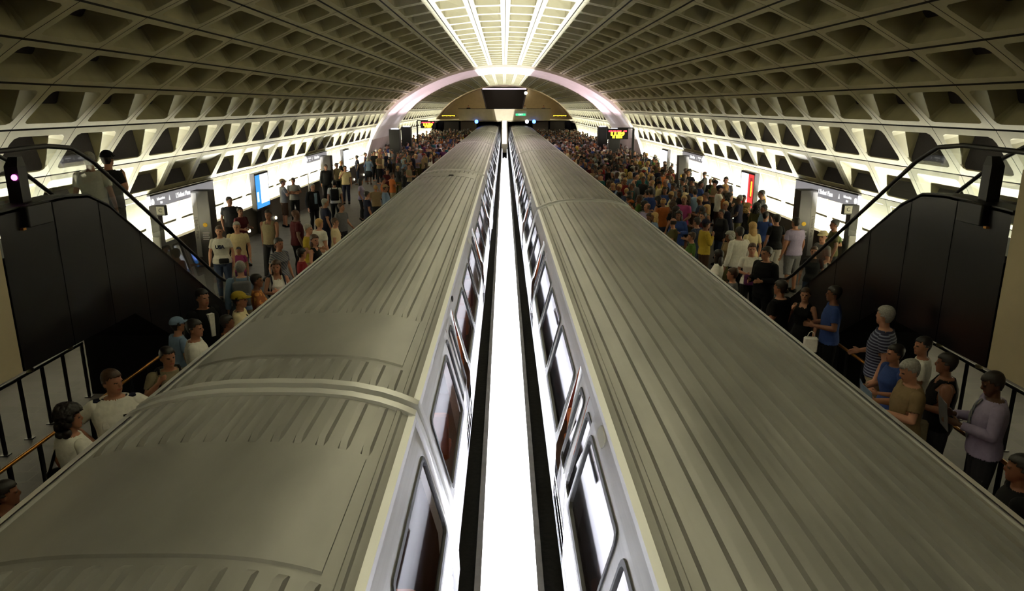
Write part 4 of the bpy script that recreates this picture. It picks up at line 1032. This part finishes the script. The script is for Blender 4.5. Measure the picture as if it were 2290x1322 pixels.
# --- right platform
r, b = P_(1984, 686, 1.88, 62, 'standr', 0, ('tee', 'striped'), ('shorts', 'khaki'), ('short', 'grey'), 0, 'grey-haired man in striped navy polo and khaki shorts', res=0, girth=1.1)
r, b = P_(1868, 641, 1.76, 75, 'hold', 0, ('tee', 'blue'), ('trousers', 'black'), ('short', 'dark'), 2, 'man in bright blue T-shirt holding a white bag', res=0)
hand_bag(r, 'l', 'white', 'white bag in the hands of the man in bright blue', .10, .20)
P_(1748, 628, 1.76, 40, 'stand', 0, ('tee', 'black'), ('trousers', 'black'), ('short', 'dark'), 1, 'man in black T-shirt seen from behind at the right train', res=0, girth=1.12)
P_(1803, 645, 1.56, 130, 'strap', 1, ('tank', 'black'), ('skirt', 'black'), ('short', 'brown'), 0, 'woman in low-cut black top beside the man in black', res=0)
r, b = P_(2044, 806, 1.76, 80, 'read', 0, ('tee', 'tan'), ('trousers', 'brown'), ('short', 'grey'), 0, 'grey-haired man in tan shirt reading by the right train', res=0, girth=1.1)
paper(r, 'lightblue', 'white and blue newspaper held by the man in the tan shirt')
P_(2068, 755, 1.66, 60, 'standl', 0, ('tee', 'white'), ('trousers', 'charcoal'), ('short', 'dark'), 1, 'dark-haired man in plain white T-shirt behind the tan shirt', res=0)
r, b = P_(2006, 772, 1.64, 95, 'hold', 1, ('tee', 'blue'), ('shorts', 'cream'), ('short', 'dark'), 1, 'person in blue top and cream shorts next to the striped polo', res=0)
r, b = P_(2122, 792, 1.74, 65, 'hold', 0, ('tank', 'black'), ('trousers', 'charcoal'), ('short', 'dark'), 2, 'bare-armed person in black sleeveless top carrying a pale plastic bag', res=0, girth=1.1)
hand_bag(r, 'l', 'khaki', 'pale plastic carrier bag held by the person in black', .17, .22)
r, b = P_(2232, 834, 1.78, 70, 'read', 0, ('shirt', 'lavender'), ('trousers', 'charcoal'), ('short', 'dark'), 3, 'man in lavender shirt and striped tie reading a paper', res=0, girth=1.1)
paper(r, 'grey', 'grey newspaper held by the man in the tie')
m = MB(); m.loft([[(-wd, yy, z), (wd, yy, z), (wd, yy+.008, z), (-wd, yy+.008, z)] for z, wd, yy in ((1.46, .022, .085), (1.40, .026, .135), (1.28, .034, .165), (1.08, .042, .168), (1.03, .004, .162))], 0, True); part('necktie', m.mesh('necktie', [CL_['charcoal']]), CL_['plaid'], r)
r, b = P_(2292, 1020, 1.74, 60, 'stand', 0, ('jacket', 'black'), ('trousers', 'black'), ('short', 'dark'), 2, 'person in black cut by the right edge beside the brass railing', res=0)
P_(1716, 553, 1.80, 120, 'hold', 0, ('jacket', 'black'), ('trousers', 'black'), ('short', 'dark'), 1, 'man in dark suit looking down at the foot of the right escalator', res=0, girth=1.1)
r, b = P_(1683, 545, 1.68, 175, 'hold', 1, ('tee', 'white'), ('trousers', 'black'), ('short', 'brown'), 1, 'woman in white top with a purple bag held in front', res=0)
m = MB(); m.rbox(-.19, .19, .24, .40, .95, 1.16, .05); worn(r, 'travel_bag', m, [CL_['purple']], 'purple travel bag held in front by the woman in white', 'bag', False)
P_(1655, 508, 1.78, 20, 'stand', 0, ('shirt', 'white'), ('trousers', 'black'), ('short', 'dark'), 2, 'man in white long-sleeved shirt seen from behind on the right', res=0, girth=1.12)
P_(1684, 498, 1.68, 15, 'stand', 1, ('tee', 'cream'), ('trousers', 'olive'), ('long', 'blond'), 0, 'long blond-haired woman beyond the white-shirted back', res=0)
P_(1738, 480, 1.74, 15, 'stand', 1, ('tee', 'black'), ('trousers', 'white'), ('short', 'dark'), 1, 'person in black top and white trousers near the right pylon', res=0, girth=1.1)
P_(1781, 487, 1.80, 20, 'stand', 0, ('tee', 'lavender'), ('shorts', 'grey'), ('short', 'dark'), 1, 'large man in grey-violet T-shirt seen from behind by the pylon', res=0, girth=1.22)
P_(1868, 492, 1.74, 80, 'stand', 0, ('tee', 'olive'), ('trousers', 'charcoal'), ('short', 'dark'), 2, 'man in olive shirt behind the right escalator glass', res=0)
P_(1842, 518, 1.74, 100, 'standl', 0, ('tee', 'grey'), ('trousers', 'khaki'), ('cap', 'cream'), 0, 'person in pale cap behind the right escalator glass', res=0)
P_(1822, 552, 1.60, 150, 'stand', 1, ('tee', 'charcoal'), ('trousers', 'denim'), ('short', 'brown'), 1, 'person in grey top behind the foot of the right escalator', res=1)
P_(1704, 426, 1.90, 60, 'standl', 0, ('jacket', 'charcoal'), ('trousers', 'black'), ('short', 'dark'), 2, 'dark figure in profile against the glowing right wall', res=1)
P_(1624, 396, 1.90, 150, 'stand', 0, ('tee', 'grey'), ('trousers', 'charcoal'), ('short', 'dark'), 1, 'man in grey against the wall left of the red poster', res=1)
P_(1600, 404, 1.76, 100, 'hold', 0, ('tee', 'tan'), ('trousers', 'black'), ('cap', 'black'), 1, 'man in tan shirt and dark cap left of the red poster', res=1)
P_(1664, 437, 1.64, 140, 'standl', 1, ('tee', 'olive'), ('trousers', 'black'), ('short', 'dark'), 1, 'person in olive top in front of the red poster', res=1)
P_(1540, 380, 1.84, 150, 'stand', 0, ('tee', 'charcoal'), ('trousers', 'black'), ('short', 'dark'), 1, 'tall dark figure in front of the farther right pylon', res=1)
P_(1412, 448, 1.57, 60, 'hold', 1, ('tee', 'orange'), ('trousers', 'brown'), ('cap', 'orange'), 1, 'person in bright orange at the edge of the right train', res=1)
P_(1448, 425, 1.70, 30, 'stand', 0, ('tee', 'lightblue'), ('trousers', 'black'), ('short', 'dark'), 1, 'man in pale blue shirt behind the bright orange person', res=1)
P_(1548, 520, 1.64, 70, 'stand', 1, ('tee', 'green'), ('trousers', 'black'), ('short', 'brown'), 1, 'person in bright green T-shirt in the right crowd', res=1)
P_(1640, 600, 1.70, 60, 'stand', 1, ('tee', 'grey'), ('trousers', 'black'), ('short', 'brown'), 1, 'person in grey T-shirt tucked against the right train', res=1)
P_(1608, 560, 1.70, 60, 'standr', 1, ('tee', 'white'), ('trousers', 'black'), ('long', 'dark'), 2, 'dark long-haired woman in white near the right train', res=1)
# --- riders at the head of the left escalator
def esc_z(y): return 3.9 - max(0, (y-9.3))*.62
for px, py, h, rz, pose, top, bot, hair, lab in ((197, 340, 1.70, 10, 'stand', ('tee', 'white'), ('trousers', 'navy'), ('short', 'grey'), 'rider in white T-shirt at the top of the left escalator'),
                                        (237, 338, 1.74, -20, 'strap', ('tee', 'charcoal'), ('trousers', 'black'), ('cap', 'black'), 'rider in dark cap on the left escalator')):
    q = at_x(px, py, -6.05); y = q.y
    person((q.x, y, q.z - h), rz, h, pose, 0, top, bot, hair, 1, lab, res=0)
# --- people on the far bridge
for x, c, lab in ((-4.6, 'black', 'tiny dark figure at the far bridge rail, left'), (2.6, 'white', 'tiny figure in white at the far bridge rail'), (5.0, 'grey', 'tiny grey figure at the right of the far bridge')):
    person((x, 94.6, 3.9), 180, 1.72, 'stand', 0, ('tee', c), ('trousers', 'black'), ('short', 'dark'), 1, lab, res=2)

# --- the waiting crowd
PAL = ['navy', 'charcoal', 'black', 'blue', 'white', 'grey', 'olive', 'teal', 'maroon', 'cream', 'lightblue', 'brown', 'red', 'tan', 'green', 'khaki', 'purple', 'denim', 'lavender', 'orange', 'yellow', 'pink']
WT = [9, 9, 10, 6, 6, 6, 4, 4, 4, 3, 4, 4, 3, 3, 2, 3, 3, 4, 2, 1.5, 1, 1]
CN = {'lightblue': 'pale blue', 'navy': 'navy', 'denim': 'denim blue', 'charcoal': 'dark grey'}
rnd = random.Random(21); cand = []
def dens(s, x, y):
    ax = abs(x)
    if s < 0:
        if y < 26: return 0
        if y < 42: return .22 if ax < 5.6 else .07
        return .85 if y > 50 else .55
    if y < 14.5: return 0
    if y < 20: return .6 if ax < 6.0 else .12
    if y < 36: return .95 if ax < 7.6 else .25
    return .95
pts = list(SPOTS)
for s in (-1, 1):
    y = 14.0
    while y < 92:
        x = 4.25
        while x < 8.7:
            qx, qy = s*(x + rnd.uniform(-.16, .16)), y + rnd.uniform(-.2, .2)
            if rnd.random() < dens(s, qx, qy):
                if all((qx-a)**2 + (qy-b)**2 > .30 for a, b in pts) and not any(abs(qy-k) < .55 and abs(abs(qx)-m) < .6 for k, m in ((26.3, 8.9), (40.5, 8.9), (20.6, 8.66), (35.3, 8.66), (17.6, 8.6), (42.3, 7.42), (62.5, 7.42), (49.8, 7.45), (55.8, 7.45))) and not (qy < 16 and 5.0 < abs(qx) < 7.1):
                    pts.append((qx, qy)); cand.append((qy + rnd.random()*.01, qx))
            x += .62
        y += .72
cand.sort()
crowd = cand
NMAX = 300 - NPEOPLE
indiv, rest = crowd[:NMAX], crowd[NMAX:]
combos = set()
def band_name(s, x, y):
    ax = abs(x)
    side = 'left' if s < 0 else 'right'
    return side
poses = ['stand', 'standl', 'standr', 'hold', 'strap', 'cross', 'read', 'phone']
for y, x in indiv:
    s = 1 if x > 0 else -1
    near = abs(x) < 5.4
    where = ('at the %s train' if near else 'mid-platform on the %s' if abs(x) < 7 else 'near the %s parapet') % ('right' if s > 0 else 'left')
    for _ in range(400):
        fem = rnd.random() < .45
        tc = rnd.choices(PAL, WT)[0]; tk = rnd.choice(['tee', 'tee', 'shirt', 'tank' if fem else 'tee', 'jacket'])
        bc = rnd.choice(['black', 'navy', 'khaki', 'denim', 'charcoal', 'brown', 'olive', 'grey']); bk = rnd.choice(['trousers', 'trousers', 'trousers', 'shorts', 'skirt' if fem else 'trousers'])
        hs = rnd.choice(['short', 'long', 'curly'] if fem else ['short', 'short', 'short', 'cap', 'balding']); hcn = rnd.choice(['dark', 'dark', 'dark', 'brown', 'brown', 'grey', 'blond'])
        capc = rnd.choice(['navy', 'white', 'red', 'black', 'tan'])
        hd = ('%s cap' % capc) if hs == 'cap' else {'short': 'short %s hair', 'long': 'long %s hair', 'curly': 'curly %s hair', 'balding': 'balding %s head'}[hs] % hcn
        k = (tc, GN[tk], bc, bk, hd, where)
        if k not in combos: combos.add(k); break
    lab = '%s in %s %s, %s %s, %s, %s' % ('woman' if fem else 'man', CN.get(tc, tc), {'tee': 'T-shirt', 'shirt': 'shirt', 'tank': 'sleeveless top', 'jacket': 'jacket'}[tk], CN.get(bc, bc), bk, hd, where)
    face = (90 if s > 0 else -90) + rnd.gauss(0, 38)
    if rnd.random() < .15: face += 180
    person((x, y, PZ), face, rnd.gauss(1.66 if fem else 1.77, .06), rnd.choice(poses), fem, (tk, tc), (bk, bc), (hs, capc if hs == 'cap' else hcn), rnd.choice([0, 1, 1, 2, 2, 3]), lab, 'passengers waiting in the %s crowd' % ('right' if s > 0 else 'left'), res=1 if y < 30 else 2)
# everyone farther off, past three hundred people, as one crowd
def crowd_mesh(items):
    vs = []; fs = []; mi = []; mats = []; idx = {}
    def slot(m):
        if m.name not in idx: idx[m.name] = len(mats); mats.append(m)
        return idx[m.name]
    def put(me, M4, m):
        n = len(vs); vs.extend([tuple(M4 @ v.co) for v in me.vertices]); k = slot(m)
        for p in me.polygons: fs.append([n+i for i in p.vertices]); mi.append(k)
    for y, x in items:
        s = 1 if x > 0 else -1; fem = rnd.random() < .45; b = body(rnd.choice(poses[:4]), fem, 2)
        h = rnd.gauss(1.66 if fem else 1.77, .06)/1.755
        M4 = Matrix.Translation((x, y, PZ)) @ Matrix.Rotation(math.radians((90 if s > 0 else -90) + rnd.gauss(0, 50)), 4, 'Z') @ Matrix.Scale(h, 4)
        put(b['me'], M4, SK[rnd.choice([0, 1, 2, 3])]); put(garment(b, 'tee'), M4, CL_[rnd.choices(PAL, WT)[0]]); put(garment(b, 'trousers'), M4, CL_[rnd.choice(['black', 'navy', 'khaki', 'denim', 'charcoal'])])
        put(garment(b, 'short'), M4, HAIR[rnd.choice(['dark', 'dark', 'brown', 'grey'])])
    me = bpy.data.meshes.new('crowd'); me.from_pydata(vs, [], fs)
    for m in mats: me.materials.append(m)
    me.polygons.foreach_set('material_index', mi); me.polygons.foreach_set('use_smooth', [True]*len(fs)); me.update()
    o = bpy.data.objects.new('crowd', me); C.objects.link(o)
    return tag(o, 'dense far part of the waiting crowd towards the end of both platforms', 'crowd', None, 'stuff')
if rest: crowd_mesh(rest)
print('people', NPEOPLE, 'rest', len(rest))

# ------------------------------------------------------------------ camera, world, view
cd = bpy.data.cameras.new('camera'); cd.sensor_width = 36; cd.sensor_fit = 'HORIZONTAL'; cd.lens = 36*F/W; cd.clip_start = .05; cd.clip_end = 400
cam = bpy.data.objects.new('camera', cd); C.objects.link(cam); cam.location = CAM; cam.rotation_euler = (PI/2 - PITCH, 0, -YAW); SC.camera = cam
wd = bpy.data.worlds.new('world'); wd.use_nodes = True; wd.node_tree.nodes['Background'].inputs['Color'].default_value = (.5, .47, .45, 1); wd.node_tree.nodes['Background'].inputs['Strength'].default_value = .02; SC.world = wd
SC.view_settings.view_transform = 'Standard'; SC.view_settings.look = 'None'; SC.view_settings.gamma = 1; SC.view_settings.use_curve_mapping = False
SC.view_settings.exposure = EXPOSURE
SC.cycles.use_denoising = True; SC.cycles.max_bounces = 10; SC.cycles.diffuse_bounces = 6; SC.cycles.glossy_bounces = 4; SC.cycles.transparent_max_bounces = 12
SC.cycles.sample_clamp_indirect = 6.0; SC.cycles.caustics_reflective = False; SC.cycles.caustics_refractive = False
for o in list(SC.objects):
    if 'rig' in o: del o['rig']
